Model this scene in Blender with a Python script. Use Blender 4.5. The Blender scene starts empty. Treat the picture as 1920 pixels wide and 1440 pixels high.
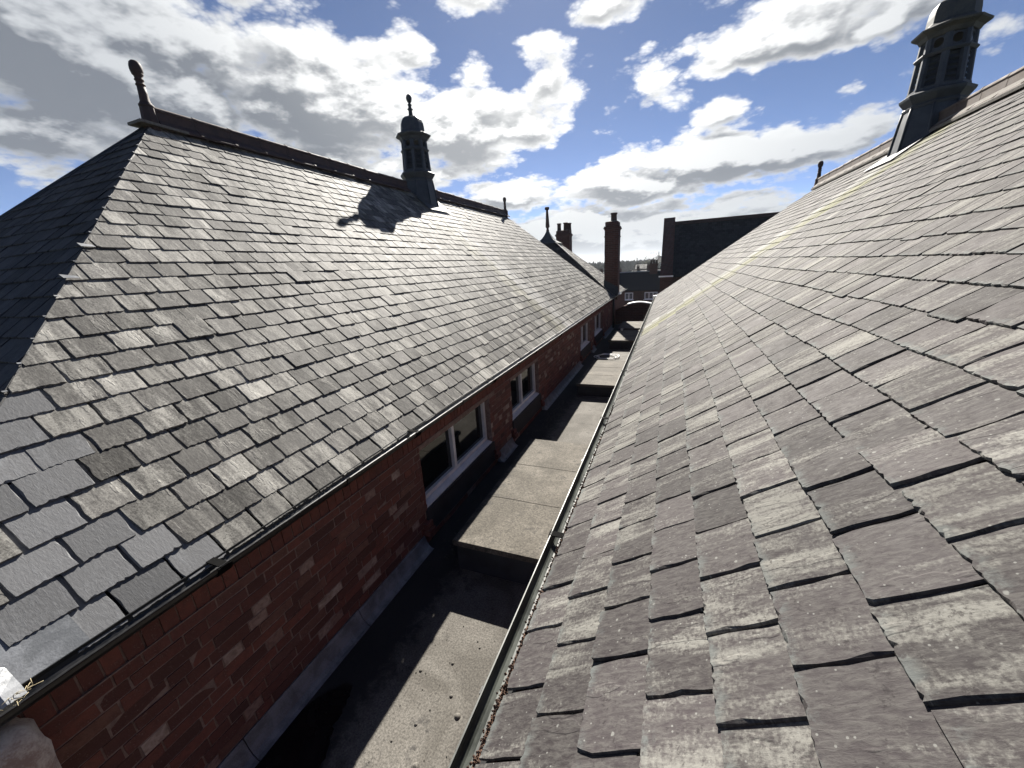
import bpy, bmesh, math, random
from mathutils import Vector, Matrix

D = bpy.data
SC = bpy.context.scene
COL = SC.collection
R = math.radians
rnd = random.Random(11)

# ------------------------------------------------------------------ camera
FPX = 727.12
RIGHT = Vector((0.92980, 0.36333, -0.05881))
UP = Vector((-0.05144, 0.28652, 0.95669))
FWD = Vector((-0.36444, 0.88651, -0.28509))
cam_d = D.cameras.new('camera')
cam_d.sensor_width = 36.0
cam_d.lens = 36.0 * FPX / 1920.0
cam_d.clip_start = 0.05
cam_d.clip_end = 30000
cam = D.objects.new('camera', cam_d)
COL.objects.link(cam)
cam.matrix_world = Matrix(((RIGHT.x, UP.x, -FWD.x, 0), (RIGHT.y, UP.y, -FWD.y, 0), (RIGHT.z, UP.z, -FWD.z, 0), (0, 0, 0, 1)))
SC.camera = cam


def pix(p):
    p = Vector(p)
    d = p.dot(FWD)
    if d < 0.05:
        return None
    return 960 + FPX * p.dot(RIGHT) / d, 720 - FPX * p.dot(UP) / d, d


# ------------------------------------------------------------------ sun and sky
SUN_EL, SUN_AZ = R(36.4), R(-16.5)              # azimuth from +Y towards +X
SUN_STR = 5.0
SKY_STR = 0.050
CLOUD_STR = 0.275
sd = D.lights.new('sun', 'SUN')
sd.energy = SUN_STR
sd.angle = R(0.53)
sd.color = (1.0, 0.95, 0.87)
sun = D.objects.new('sun', sd)
COL.objects.link(sun)
SDIR = Vector((math.cos(SUN_EL) * math.sin(SUN_AZ), math.cos(SUN_EL) * math.cos(SUN_AZ), math.sin(SUN_EL)))
sun.rotation_euler = SDIR.to_track_quat('Z', 'Y').to_euler()
sun.location = SDIR * 60
SC.view_settings.view_transform = 'Standard'
SC.view_settings.look = 'None'
SC.view_settings.gamma = 1
SC.view_settings.use_curve_mapping = False
SC.view_settings.exposure = 1.55
SC.cycles.max_bounces = 6
SC.cycles.use_denoising = True
SC.cycles.sample_clamp_indirect = 6


class NT:
    """a small node-tree writer"""

    def __init__(self, tree):
        self.t = tree
        self.n = tree.nodes
        self.l = tree.links

    def add(self, kind, **kw):
        n = self.n.new(kind)
        for k, v in kw.items():
            setattr(n, k, v)
        return n

    def put(self, sock, v):
        if v is None:
            return
        if hasattr(v, 'is_output') or isinstance(v, bpy.types.NodeSocket):
            self.l.new(v, sock)
        else:
            if sock.type == 'RGBA' and len(v) == 3:
                v = (*v, 1)
            sock.default_value = v

    def math(self, op, a, b=None, c=None, clamp=False):
        n = self.add('ShaderNodeMath', operation=op, use_clamp=clamp)
        self.put(n.inputs[0], a)
        self.put(n.inputs[1], b)
        self.put(n.inputs[2], c)
        return n.outputs[0]

    def vmath(self, op, a, b=None, scale=None):
        n = self.add('ShaderNodeVectorMath', operation=op)
        self.put(n.inputs[0], a)
        self.put(n.inputs[1], b)
        if scale is not None:
            self.put(n.inputs[3], scale)
        return n.outputs[1] if op in ('DOT_PRODUCT', 'LENGTH') else n.outputs[0]

    def mix(self, f, a, b, mode='MIX'):
        n = self.add('ShaderNodeMix', data_type='RGBA', blend_type=mode)
        self.put(n.inputs[0], f)
        self.put(n.inputs[6], a)
        self.put(n.inputs[7], b)
        return n.outputs[2]

    def ss(self, x, lo, hi, a=0.0, b=1.0, kind='SMOOTHSTEP'):
        n = self.add('ShaderNodeMapRange', interpolation_type=kind)
        for i, v in enumerate((x, lo, hi, a, b)):
            self.put(n.inputs[i], v)
        return n.outputs[0]

    def noise(self, vec, scale=5, detail=4, rough=0.55, dist=0.0, lac=2.0):
        n = self.add('ShaderNodeTexNoise')
        self.put(n.inputs['Vector'], vec)
        self.put(n.inputs['Scale'], scale)
        self.put(n.inputs['Detail'], detail)
        self.put(n.inputs['Roughness'], rough)
        self.put(n.inputs['Lacunarity'], lac)
        self.put(n.inputs['Distortion'], dist)
        return n.outputs[0]

    def comb(self, x=0.0, y=0.0, z=0.0):
        n = self.add('ShaderNodeCombineXYZ')
        for i, v in enumerate((x, y, z)):
            self.put(n.inputs[i], v)
        return n.outputs[0]

    def sep(self, v):
        n = self.add('ShaderNodeSeparateXYZ')
        self.put(n.inputs[0], v)
        return n.outputs


def make_world():
    w = D.worlds.new('World')
    SC.world = w
    w.use_nodes = True
    t = NT(w.node_tree)
    t.n.clear()
    # cloud field as a group: direction -> density
    g = D.node_groups.new('cloud_field', 'ShaderNodeTree')
    g.interface.new_socket('dir', in_out='INPUT', socket_type='NodeSocketVector')
    g.interface.new_socket('density', in_out='OUTPUT', socket_type='NodeSocketFloat')
    g.interface.new_socket('body', in_out='OUTPUT', socket_type='NodeSocketFloat')
    q = NT(g)
    gi = q.add('NodeGroupInput')
    go = q.add('NodeGroupOutput')
    dv = q.vmath('NORMALIZE', gi.outputs[0])
    X, Y, Z = q.sep(dv)
    az = q.math('MULTIPLY', q.math('ARCTAN2', X, Y), 180 / math.pi)
    el = q.math('MULTIPLY', q.math('ARCSINE', Z), 180 / math.pi)
    # the cloud layer seen from below: flatter and finer towards the horizon
    den = q.math('ADD', q.math('MAXIMUM', Z, 0.0), 0.30)
    flat = q.comb(q.math('DIVIDE', X, den), q.math('DIVIDE', Y, den), q.math('MULTIPLY', Z, 1.6))
    warp = q.add('ShaderNodeTexNoise')
    q.put(warp.inputs['Vector'], flat)
    q.put(warp.inputs['Scale'], 2.6)
    q.put(warp.inputs['Detail'], 5)
    wv = q.vmath('SUBTRACT', warp.outputs[1], (0.5, 0.5, 0.5))
    ae = q.comb(az, el)
    ae = q.vmath('ADD', ae, q.vmath('MULTIPLY', wv, (13.0, 6.5, 0.0)))
    blobs = [
        (-62.3, 20.1, 18.0, 9.0, 1.5), (-66.0, 13.2, 11, 4.0, .95), (-75, 22, 12, 8, 1.0), (-43.5, 19.6, 14.0, 8.4, 1.3), (-28.5, 17.3, 13, 7.0, 1.3),
        (-46.6, 13.6, 15, 4.4, 1.0), (-36, 12.2, 14, 3.6, .9), (-15.0, 21.0, 6.4, 5.0, 1.0), (-19.5, 17.5, 6, 4.5, 1.0), (-33.3, 24.7, 3.6, 2.4, .85),
        (-26.6, 22.0, 3.6, 2.1, .8), (-1.9, 19.4, 5.8, 3.8, .55), (-7.8, 27.3, 8.0, 2.6, 1.0), (11.0, 21.2, 10.4, 3.2, 1.1),
        (19.0, 20.6, 8.0, 2.4, 1.0), (16.9, 15.7, 2.6, 0.9, .6), (6.4, 10.6, 15.5, 4.3, 1.3), (4.9, 15.0, 4.4, 3.0, 1.0), (15.1, 11.2, 6.5, 3.0, 1.0),
        (-7.5, 9.0, 12.5, 3.4, 1.25), (-20.8, 9.3, 11.5, 2.8, 1.1), (-10.9, 4.2, 27, 4.2, 1.2), (9.4, 4.3, 9.0, 2.4, 1.0), (25.5, 16.6, 2.4, 2.6, .5),
        (-25.3, 28.2, 6.5, 1.8, .7), (-50, 29, 12, 4.5, .9), (-68, 30, 14, 5, .9), (30, 4, 14, 3, .9), (38, 13, 9, 4, .9), (-20, 36, 13, 3.5, .7), (14, 33, 10, 4, .8)]
    tot = None
    for a, e, ra, re, k in blobs:
        m = q.add('ShaderNodeMapping', vector_type='TEXTURE')
        q.put(m.inputs[0], ae)
        m.inputs[1].default_value = (a, e, 0)
        m.inputs[3].default_value = (ra, re, 1)
        gr = q.add('ShaderNodeTexGradient', gradient_type='SPHERICAL')
        q.put(gr.inputs[0], m.outputs[0])
        v = q.math('MULTIPLY', q.math('POWER', gr.outputs[1], 0.7), k)
        tot = v if tot is None else q.math('MAXIMUM', tot, v)
    # sky away from the view: scattered cumulus of the same kind
    away = q.ss(q.vmath('DOT_PRODUCT', dv, (-0.36, 0.90, 0.12)), 0.35, 0.62, 1.0, 0.0)
    broad = q.noise(flat, 1.5, 3, 0.5)
    tot = q.math('MAXIMUM', tot, q.math('MULTIPLY', away, q.ss(broad, 0.58, 0.76, 0.0, 1.0)))
    n1 = q.noise(flat, 5.2, 9, 0.56, 0.35)
    n2 = q.noise(flat, 2.3, 4, 0.5, 0.2)
    n3 = q.noise(flat, 6.0, 3, 0.5)
    vo = q.add('ShaderNodeTexVoronoi', feature='F1')
    fine = q.vmath('ADD', flat, q.vmath('MULTIPLY', wv, (0.10, 0.10, 0.10)))
    q.put(vo.inputs['Vector'], fine)
    q.put(vo.inputs['Scale'], 8.5)
    q.put(vo.inputs['Detail'], 3.0)
    q.put(vo.inputs['Roughness'], 0.55)
    q.put(vo.inputs['Lacunarity'], 2.3)
    puff = q.math('SUBTRACT', 0.46, vo.outputs['Distance'])
    bd = q.math('ADD', tot, q.math('MULTIPLY', q.math('SUBTRACT', n2, 0.5), 0.9))
    bd = q.math('ADD', bd, q.math('MULTIPLY', q.math('SUBTRACT', n3, 0.5), 0.9))
    q.l.new(bd, go.inputs[1])
    d = q.math('ADD', tot, q.math('MULTIPLY', q.math('SUBTRACT', n1, 0.5), 0.95))
    d = q.math('ADD', d, q.math('MULTIPLY', q.math('SUBTRACT', n2, 0.5), 0.9))
    d = q.math('ADD', d, q.math('MULTIPLY', puff, 0.50))
    d = q.math('ADD', q.math('ADD', d, 0.03), q.ss(Z, 0.0, 0.10, 1.25, 0.0))
    q.l.new(d, go.inputs[0])

    tc = t.add('ShaderNodeTexCoord').outputs['Generated']
    dirn = t.vmath('NORMALIZE', tc)

    def field(v):
        n = t.add('ShaderNodeGroup')
        n.node_tree = g
        t.put(n.inputs[0], v)
        return n.outputs
    d0, body0 = field(dirn)
    toward = (SDIR + Vector((0, 0, 0.25))) * 0.045
    d1, body1 = field(t.vmath('ADD', dirn, tuple(toward)))
    sunward = t.vmath('DOT_PRODUCT', dirn, tuple(SDIR))
    near = t.ss(sunward, 0.72, 0.995)
    alpha = t.ss(d0, -0.02, 0.36)
    thick = t.ss(t.math('ADD', t.math('MULTIPLY', d0, 0.45), t.math('MULTIPLY', body0, 0.55)), 0.20, 0.74)
    edge = t.math('ADD', t.math('MULTIPLY', t.math('SUBTRACT', d0, d1), 0.65), t.math('MULTIPLY', t.math('SUBTRACT', body0, body1), 0.6))                       # positive where the sunward side is thinner
    lit = t.math('ADD', t.ss(edge, -0.10, 0.40), t.math('MULTIPLY', near, 0.35), clamp=True)
    shade = t.math('MULTIPLY', thick, t.math('SUBTRACT', 1.15, lit), clamp=True)
    Zd = t.sep(dirn)[2]
    grey = t.mix(near, (0.25, 0.28, 0.335), (0.33, 0.355, 0.39))
    white = t.mix(near, (0.90, 0.94, 0.98), (1.70, 1.70, 1.66))
    cl = t.mix(shade, white, grey)
    low = t.ss(Zd, 0.0, 0.20, 1.0, 0.0)
    cl = t.mix(t.math('MULTIPLY', low, 0.55), cl, (0.46, 0.50, 0.54))
    sky = t.add('ShaderNodeTexSky', sky_type='NISHITA')
    sky.sun_disc = False
    sky.sun_elevation = SUN_EL
    sky.sun_rotation = SUN_AZ
    sky.altitude = 50
    sky.air_density = 0.32
    sky.dust_density = 0.05
    sky.ozone_density = 3.5
    b1 = t.add('ShaderNodeBackground')
    t.put(b1.inputs[0], sky.outputs[0])
    b1.inputs[1].default_value = SKY_STR
    b2 = t.add('ShaderNodeBackground')
    t.put(b2.inputs[0], cl)
    b2.inputs[1].default_value = CLOUD_STR
    mx = t.add('ShaderNodeMixShader')
    t.put(mx.inputs[0], alpha)
    t.l.new(b1.outputs[0], mx.inputs[1])
    t.l.new(b2.outputs[0], mx.inputs[2])
    out = t.add('ShaderNodeOutputWorld')
    t.l.new(mx.outputs[0], out.inputs[0])
    w.cycles.sampling_method = 'MANUAL'
    w.cycles.sample_map_resolution = 512


make_world()


# ------------------------------------------------------------------ materials
def new_mat(name):
    m = D.materials.new(name)
    m.use_nodes = True
    t = NT(m.node_tree)
    t.n.clear()
    o = t.add('ShaderNodeOutputMaterial')
    b = t.add('ShaderNodeBsdfPrincipled')
    t.l.new(b.outputs[0], o.inputs[0])
    return m, t, b


def bump(t, b, h, strength, dist):
    n = t.add('ShaderNodeBump')
    n.inputs['Strength'].default_value = strength
    n.inputs['Distance'].default_value = dist
    t.put(n.inputs['Height'], h)
    t.l.new(n.outputs[0], b.inputs['Normal'])


def attr(t, name):
    return t.add('ShaderNodeAttribute', attribute_name=name)


def orand(t):
    return t.add('ShaderNodeObjectInfo').outputs['Random']


def slate_mat(name, dark, mid, pale, paleamt, pale_lo=0.50, streak=None, lich=0.5, rough=(0.40, 0.62), tip=None, cleft=1.0, spec=0.16, soft=0.16, vary=(0.70, 1.22)):
    SC_ = 0.52
    dark, mid, pale = (tuple(c * SC_ for c in q) for q in (dark, mid, pale))
    if tip:
        tip = tuple(c * SC_ for c in tip)
    m, t, b = new_mat(name)
    loc = attr(t, 'loc').outputs['Vector']
    tone = t.math('FRACT', t.math('ADD', attr(t, 'tone').outputs['Fac'], orand(t)))
    tone2 = t.math('FRACT', t.math('MULTIPLY', tone, 7.31))
    u, v, w = t.sep(loc)
    w = t.math('ADD', w, t.math('MULTIPLY', orand(t), 43.0))
    vec = t.comb(u, v, w)
    aniso = t.comb(t.math('MULTIPLY', u, 30), t.math('MULTIPLY', v, 4.5), w)
    n1 = t.noise(aniso, 1.0, 6, 0.62, 0.5)
    n2 = t.noise(vec, 11, 5, 0.6, 0.6)
    n3 = t.noise(vec, 95, 4, 0.7)
    grain = t.noise(t.comb(t.math('MULTIPLY', u, 95), t.math('MULTIPLY', v, 28), w), 1.0, 5, 0.7, 0.4)
    nb = t.noise(t.comb(t.math('MULTIPLY', u, 10), t.math('MULTIPLY', v, 1.6), w), 1.0, 3, 0.5, 0.3)
    base = t.mix(tone, dark, mid)
    base = t.mix(t.ss(grain, 0.32, 0.72, 0.0, 0.55), base, t.mix(0.5, base, pale))
    mk = t.math('ADD', t.math('ADD', t.math('MULTIPLY', n1, 0.44), t.math('MULTIPLY', n2, 0.18)), t.math('MULTIPLY', nb, 0.38))
    mk = t.math('ADD', mk, t.math('MULTIPLY', t.math('SUBTRACT', n3, 0.5), 0.34))
    mk = t.math('ADD', mk, t.math('MULTIPLY', t.math('SUBTRACT', tone2, 0.5), 0.15))
    pm = t.ss(mk, pale_lo, pale_lo + soft, 0.0, paleamt)
    c = t.mix(pm, base, pale)
    dk = t.ss(t.math('ADD', t.math('MULTIPLY', t.noise(vec, 85, 4, 0.65), 0.7), t.math('MULTIPLY', n2, 0.3)), 0.55, 0.66, 0.0, 0.75)
    c = t.mix(dk, c, dark)
    if tip:
        tm = t.math('MULTIPLY', t.ss(t.math('ADD', v, t.math('MULTIPLY', t.math('SUBTRACT', n1, 0.5), 0.09)), -0.005, 0.035, 0.8, 0.0), t.ss(t.math('ADD', n2, t.math('MULTIPLY', n3, 0.4)), 0.62, 0.80))
        c = t.mix(tm, c, tip)
    if lich:
        vo = t.add('ShaderNodeTexVoronoi')
        t.put(vo.inputs['Vector'], t.vmath('ADD', vec, t.vmath('SCALE', t.add('ShaderNodeTexNoise').outputs[1], None, 0.0)))
        t.put(vo.inputs['Scale'], 26.0)
        rr = t.sep(vo.outputs['Color'])[0]
        sp = t.math('MULTIPLY', t.ss(t.math('ADD', vo.outputs['Distance'], t.math('MULTIPLY', n3, 0.22)), 0.20, 0.26, 1.0, 0.0), t.math('GREATER_THAN', rr, 0.80))
        v2 = t.add('ShaderNodeTexVoronoi')
        t.put(v2.inputs['Vector'], vec)
        t.put(v2.inputs['Scale'], 88.0)
        sp2 = t.math('MULTIPLY', t.ss(v2.outputs['Distance'], 0.16, 0.26, 1.0, 0.0), t.math('GREATER_THAN', t.sep(v2.outputs['Color'])[1], 0.90))
        sp = t.math('MAXIMUM', sp, sp2)
        c = t.mix(t.math('MULTIPLY', sp, lich), c, (0.21, 0.21, 0.195))
    if streak:
        P = t.sep(t.add('ShaderNodeNewGeometry').outputs['Position'])
        nz = t.noise(t.comb(t.math('MULTIPLY', P[1], 6), t.math('MULTIPLY', P[0], 0.5), 0), 1.0, 5, 0.6)
        for y0, wd, colr, am in streak:
            d = t.math('ABSOLUTE', t.math('SUBTRACT', t.math('ADD', P[1], t.math('ADD', t.math('MULTIPLY', t.math('SUBTRACT', nz, 0.5), 0.75), t.math('MULTIPLY', t.math('SUBTRACT', tone2, 0.5), 0.40))), y0))
            k = t.math('MULTIPLY', t.ss(d, 0.0, wd, 1.0, 0.0), t.ss(t.math('ADD', nz, t.math('MULTIPLY', n1, 0.7)), 0.55, 0.95, am * 0.45, am))
            c = t.mix(k, c, tuple(x * SC_ for x in colr))
    # one slate differs from the next in overall lightness
    c = t.mix(1.0, c, t.ss(t.math('FRACT', t.math('MULTIPLY', tone, 3.17)), 0, 1, vary[0], vary[1], 'LINEAR'), 'MULTIPLY')
    t.put(b.inputs['Base Color'], c)
    t.put(b.inputs['Roughness'], t.ss(t.math('ADD', n2, t.math('MULTIPLY', tone2, 0.3)), 0.3, 0.9, rough[0], rough[1], 'LINEAR'))
    b.inputs['Specular IOR Level'].default_value = spec
    h = t.math('ADD', t.math('MULTIPLY', grain, 0.8), t.math('MULTIPLY', n3, 0.30))
    stp = t.ss(t.noise(t.comb(t.math('MULTIPLY', u, 13), t.math('MULTIPLY', v, 4), w), 1.0, 3, 0.55, 0.0), 0.60, 0.63)
    h = t.math('ADD', h, t.math('MULTIPLY', stp, 0.7 * cleft))
    bump(t, b, h, 0.55, 0.0035)
    return m


def simple_mat(name, col, col2, rough=0.7, scale=8.0, bumpd=0.002, bumps=0.4, metal=0.0, spec=0.5, vecscale=(1, 1, 1), fine=120.0):
    m, t, b = new_mat(name)
    P = t.add('ShaderNodeNewGeometry').outputs['Position']
    v = t.vmath('MULTIPLY', P, vecscale)
    n = t.noise(v, scale, 6, 0.62, 0.4)
    f = t.noise(v, fine, 3, 0.6)
    mk = t.ss(t.math('ADD', n, t.math('MULTIPLY', t.math('SUBTRACT', f, 0.5), 0.35)), 0.34, 0.66)
    t.put(b.inputs['Base Color'], t.mix(mk, col, col2))
    t.put(b.inputs['Roughness'], t.ss(n, 0.3, 0.7, rough - 0.08, rough + 0.08))
    b.inputs['Metallic'].default_value = metal
    b.inputs['Specular IOR Level'].default_value = spec
    bump(t, b, t.math('ADD', n, t.math('MULTIPLY', f, 0.4)), bumps, bumpd)
    return m


def brick_unit_mat(name):
    m, t, b = new_mat(name)
    tone = attr(t, 'tone').outputs['Fac']
    P = t.add('ShaderNodeNewGeometry').outputs['Position']
    ramp = t.add('ShaderNodeValToRGB')
    r = ramp.color_ramp
    r.interpolation = 'LINEAR'
    cs = [(0.0, (0.070, 0.028, 0.024)), (0.30, (0.130, 0.044, 0.034)), (0.55, (0.19, 0.064, 0.046)), (0.76, (0.115, 0.046, 0.040)), (0.86, (0.18, 0.09, 0.066)), (0.90, (0.29, 0.195, 0.165)), (1.0, (0.42, 0.33, 0.28))]
    while len(r.elements) < len(cs):
        r.elements.new(0.5)
    for e, (p, c) in zip(r.elements, cs):
        e.position = p
        e.color = (*c, 1)
    t.put(ramp.inputs[0], tone)
    n = t.noise(P, 26, 5, 0.65, 0.5)
    n2 = t.noise(P, 140, 3, 0.6)
    c = t.mix(t.ss(n, 0.35, 0.7, 0, 0.6), ramp.outputs[0], (0.07, 0.026, 0.022))
    c = t.mix(t.ss(t.math('ADD', n2, t.math('MULTIPLY', n, 0.5)), 0.86, 1.0, 0, 0.5), c, (0.34, 0.24, 0.20))
    t.put(b.inputs['Base Color'], c)
    b.inputs['Roughness'].default_value = 0.85
    bump(t, b, t.math('ADD', n, n2), 0.5, 0.003)
    return m


def brick_wall_mat(name, scale=1.0, c1=(0.15, 0.045, 0.032), c2=(0.085, 0.03, 0.024), mortar=(0.16, 0.11, 0.095)):
    """coursed brickwork for walls too far off to pick the bricks apart"""
    m, t, b = new_mat(name)
    P = t.sep(t.add('ShaderNodeTexCoord').outputs['Object'])
    br = t.add('ShaderNodeTexBrick')
    t.put(br.inputs['Vector'], t.comb(t.math('ADD', P[0], P[1]), P[2]))
    br.inputs['Scale'].default_value = scale
    br.inputs['Brick Width'].default_value = 0.225
    br.inputs['Row Height'].default_value = 0.075
    br.inputs['Mortar Size'].default_value = 0.009
    t.put(br.inputs['Color1'], c1)
    t.put(br.inputs['Color2'], c2)
    t.put(br.inputs['Mortar'], mortar)
    n = t.noise(t.add('ShaderNodeTexCoord').outputs['Object'], 3.0, 5, 0.6)
    t.put(b.inputs['Base Color'], t.mix(t.ss(n, 0.4, 0.7, 0, 0.5), br.outputs[0], (0.06, 0.025, 0.02)))
    b.inputs['Roughness'].default_value = 0.9
    bump(t, b, t.math('SUBTRACT', 1.0, br.outputs[1]), 0.6, 0.006)
    return m


def felt_mat(name, c1, c2, dark, scale=1.0):
    m, t, b = new_mat(name)
    P = t.add('ShaderNodeNewGeometry').outputs['Position']
    X = t.sep(P)
    n1 = t.noise(P, 2.2, 6, 0.6, 0.6)
    n2 = t.noise(P, 75 * scale, 5, 0.78)
    n3 = t.noise(P, 9, 5, 0.65, 0.3)
    c = t.mix(t.ss(n1, 0.36, 0.66), c1, c2)
    c = t.mix(t.ss(t.math('ADD', n3, t.math('MULTIPLY', n1, 0.4)), 0.78, 0.92, 0, 0.55), c, dark)
    c = t.mix(1.0, c, t.ss(n2, 0.32, 0.68, 0.30, 1.55, 'LINEAR'), 'MULTIPLY')
    # damp by the left-hand wall, and the shade there painted into the felt
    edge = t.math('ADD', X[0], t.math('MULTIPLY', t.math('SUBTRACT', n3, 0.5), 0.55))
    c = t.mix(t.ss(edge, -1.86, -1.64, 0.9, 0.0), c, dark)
    t.put(b.inputs['Base Color'], c)
    b.inputs['Roughness'].default_value = 0.88
    b.inputs['Specular IOR Level'].default_value = 0.3
    bump(t, b, t.math('ADD', t.math('MULTIPLY', n2, 0.5), t.math('MULTIPLY', n1, 1.5)), 0.6, 0.004)
    return m


M = {}
M['slate_left'] = slate_mat('weathered_grey_slate', (0.076, 0.072, 0.069), (0.185, 0.177, 0.169), (0.66, 0.64, 0.585), 0.95, 0.425,
                            streak=[(9.15, 0.75, (0.62, 0.61, 0.59), 0.75), (8.60, 0.50, (0.44, 0.42, 0.24), 0.30)], lich=0.25, rough=(0.64, 0.80), spec=0.14, soft=0.24)
M['slate_right'] = slate_mat('purple_grey_slate', (0.054, 0.045, 0.047), (0.100, 0.085, 0.088), (0.41, 0.40, 0.36), 0.80, 0.477,
                             streak=[(8.20, 0.52, (0.31, 0.31, 0.11), 0.68), (8.75, 0.40, (0.58, 0.58, 0.53), 0.62)], lich=0.75, soft=0.17, vary=(0.80, 1.15), rough=(0.70, 0.88), tip=(0.23, 0.25, 0.24))
M['slate_new'] = slate_mat('pale_blue_grey_slate', (0.20, 0.202, 0.21), (0.27, 0.272, 0.28), (0.40, 0.41, 0.43), 0.5, 0.52, lich=0.0, rough=(0.45, 0.6), cleft=0.1)
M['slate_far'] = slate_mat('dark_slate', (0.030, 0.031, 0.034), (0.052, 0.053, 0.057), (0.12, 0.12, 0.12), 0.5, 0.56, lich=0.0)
M['slate_shade'] = slate_mat('shade_darkened_slate', (0.04, 0.041, 0.046), (0.075, 0.077, 0.083), (0.16, 0.16, 0.16), 0.5, 0.54, lich=0.0, rough=(0.6, 0.8))  # darkened slate copy with the shade of sunless faces painted in
M['deck'] = simple_mat('roof_underlay', (0.012, 0.012, 0.013), (0.02, 0.02, 0.02), 0.9)
M['lead'] = simple_mat('weathered_lead', (0.022, 0.028, 0.036), (0.044, 0.053, 0.062), 0.6, 5.0, 0.002, 0.3)
M['lead_pale'] = simple_mat('bright_lead', (0.20, 0.21, 0.225), (0.30, 0.31, 0.325), 0.45, 8.0)
M['lead_moss'] = simple_mat('mossy_lead', (0.026, 0.030, 0.030), (0.065, 0.066, 0.056), 0.65, 5.0, 0.003, 0.4)
M['terracotta'] = simple_mat('dark_terracotta', (0.032, 0.020, 0.018), (0.062, 0.038, 0.032), 0.75, 9.0, 0.003, 0.5)
M['ridge_right'] = simple_mat('brown_ridge_clay', (0.055, 0.035, 0.027), (0.09, 0.066, 0.052), 0.8, 7.0, 0.004, 0.6)
M['mortar'] = simple_mat('lime_mortar', (0.17, 0.115, 0.10), (0.26, 0.19, 0.165), 0.95, 18.0, 0.004, 0.6)
M['fillet'] = simple_mat('ridge_mortar', (0.10, 0.09, 0.078), (0.17, 0.16, 0.14), 0.95, 30.0, 0.006, 0.8)
M['brick'] = brick_unit_mat('red_brick')
M['brickwall'] = brick_wall_mat('red_brickwork')
M['brickwall_dark'] = brick_wall_mat('brown_brickwork', 1.0, (0.085, 0.034, 0.027), (0.048, 0.023, 0.019), (0.085, 0.065, 0.058))
M['black'] = simple_mat('black_gutter_paint', (0.004, 0.0045, 0.005), (0.010, 0.010, 0.011), 0.38, 14.0, 0.001, 0.2)
M['black_matt'] = simple_mat('tarred_strap', (0.003, 0.003, 0.003), (0.007, 0.007, 0.007), 0.9, 14.0, 0.001, 0.2, spec=0.05)
M['gutter_in'] = simple_mat('weathered_gutter', (0.028, 0.032, 0.028), (0.075, 0.082, 0.070), 0.5, 14.0, 0.001, 0.3, vecscale=(1, 0.35, 1))
M['rust'] = simple_mat('moss_debris', (0.040, 0.020, 0.012), (0.11, 0.06, 0.038), 0.95, 40.0, 0.01, 0.8)
M['upvc'] = simple_mat('white_plastic', (0.62, 0.63, 0.66), (0.78, 0.78, 0.80), 0.4, 6.0, 0.0005, 0.1)
M['white'] = simple_mat('white_paint', (0.75, 0.75, 0.73), (0.86, 0.86, 0.84), 0.5, 5.0, 0.001, 0.2)
M['felt_low'] = felt_mat('worn_grey_felt', (0.088, 0.081, 0.070), (0.150, 0.140, 0.124), (0.013, 0.013, 0.015))
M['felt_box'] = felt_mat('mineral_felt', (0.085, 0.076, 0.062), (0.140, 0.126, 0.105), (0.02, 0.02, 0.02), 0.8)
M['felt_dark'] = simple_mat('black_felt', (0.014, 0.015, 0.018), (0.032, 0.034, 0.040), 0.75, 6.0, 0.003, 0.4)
M['upstand'] = simple_mat('grey_flashing', (0.10, 0.107, 0.118), (0.19, 0.20, 0.22), 0.6, 9.0, 0.004, 0.5)
M['moss'] = simple_mat('dry_moss', (0.012, 0.013, 0.010), (0.045, 0.043, 0.032), 0.95, 50.0, 0.01, 0.8)
M['lead_shiny'] = simple_mat('shiny_sheet_metal', (0.16, 0.17, 0.18), (0.32, 0.33, 0.345), 0.35, 12.0, 0.004, 0.5)
M['pane_far'] = simple_mat('curtained_glass', (0.05, 0.06, 0.07), (0.16, 0.18, 0.19), 0.15, 3.0, 0.0005, 0.1)
M['wet'] = simple_mat('wet_black_felt', (0.004, 0.004, 0.005), (0.007, 0.007, 0.008), 0.30, 3.0, 0.0008, 0.2, spec=0.25)
M['wood_far'] = simple_mat('early_spring_wood', (0.040, 0.040, 0.030), (0.075, 0.072, 0.055), 0.9, 0.03, 0.02, 0.2, fine=0.4)
M['stone'] = simple_mat('weathered_sandstone', (0.34, 0.25, 0.21), (0.66, 0.60, 0.53), 0.9, 9.0, 0.012, 0.9)
M['straw'] = simple_mat('dry_straw', (0.30, 0.25, 0.15), (0.45, 0.38, 0.24), 0.8, 20.0)
M['room'] = simple_mat('room_dark', (0.02, 0.02, 0.02), (0.035, 0.035, 0.035), 0.9)
M['ground'] = simple_mat('town_ground', (0.045, 0.055, 0.030), (0.085, 0.085, 0.065), 0.95, 0.03, 0.02, 0.2, fine=0.6)
M['asphalt'] = simple_mat('asphalt', (0.045, 0.045, 0.045), (0.06, 0.06, 0.06), 0.9, 0.8)
M['hill'] = simple_mat('hill_grass', (0.03, 0.038, 0.022), (0.045, 0.05, 0.03), 0.95, 0.004, 0.02, 0.2, fine=0.03)
M['bark'] = simple_mat('bark', (0.05, 0.042, 0.034), (0.085, 0.072, 0.058), 0.95, 6.0)
M['leaf_spring'] = simple_mat('spring_leaf', (0.060, 0.070, 0.028), (0.115, 0.12, 0.050), 0.7, 0.8, fine=3.0)
M['leaf_dark'] = simple_mat('evergreen_leaf', (0.020, 0.032, 0.016), (0.045, 0.058, 0.028), 0.7, 0.8, fine=3.0)
M['twig'] = simple_mat('bare_twig', (0.085, 0.075, 0.060), (0.13, 0.115, 0.095), 0.9, 0.8, fine=3.0)
M['render_wall'] = simple_mat('cream_render', (0.30, 0.28, 0.25), (0.38, 0.36, 0.32), 0.9, 0.6)
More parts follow.
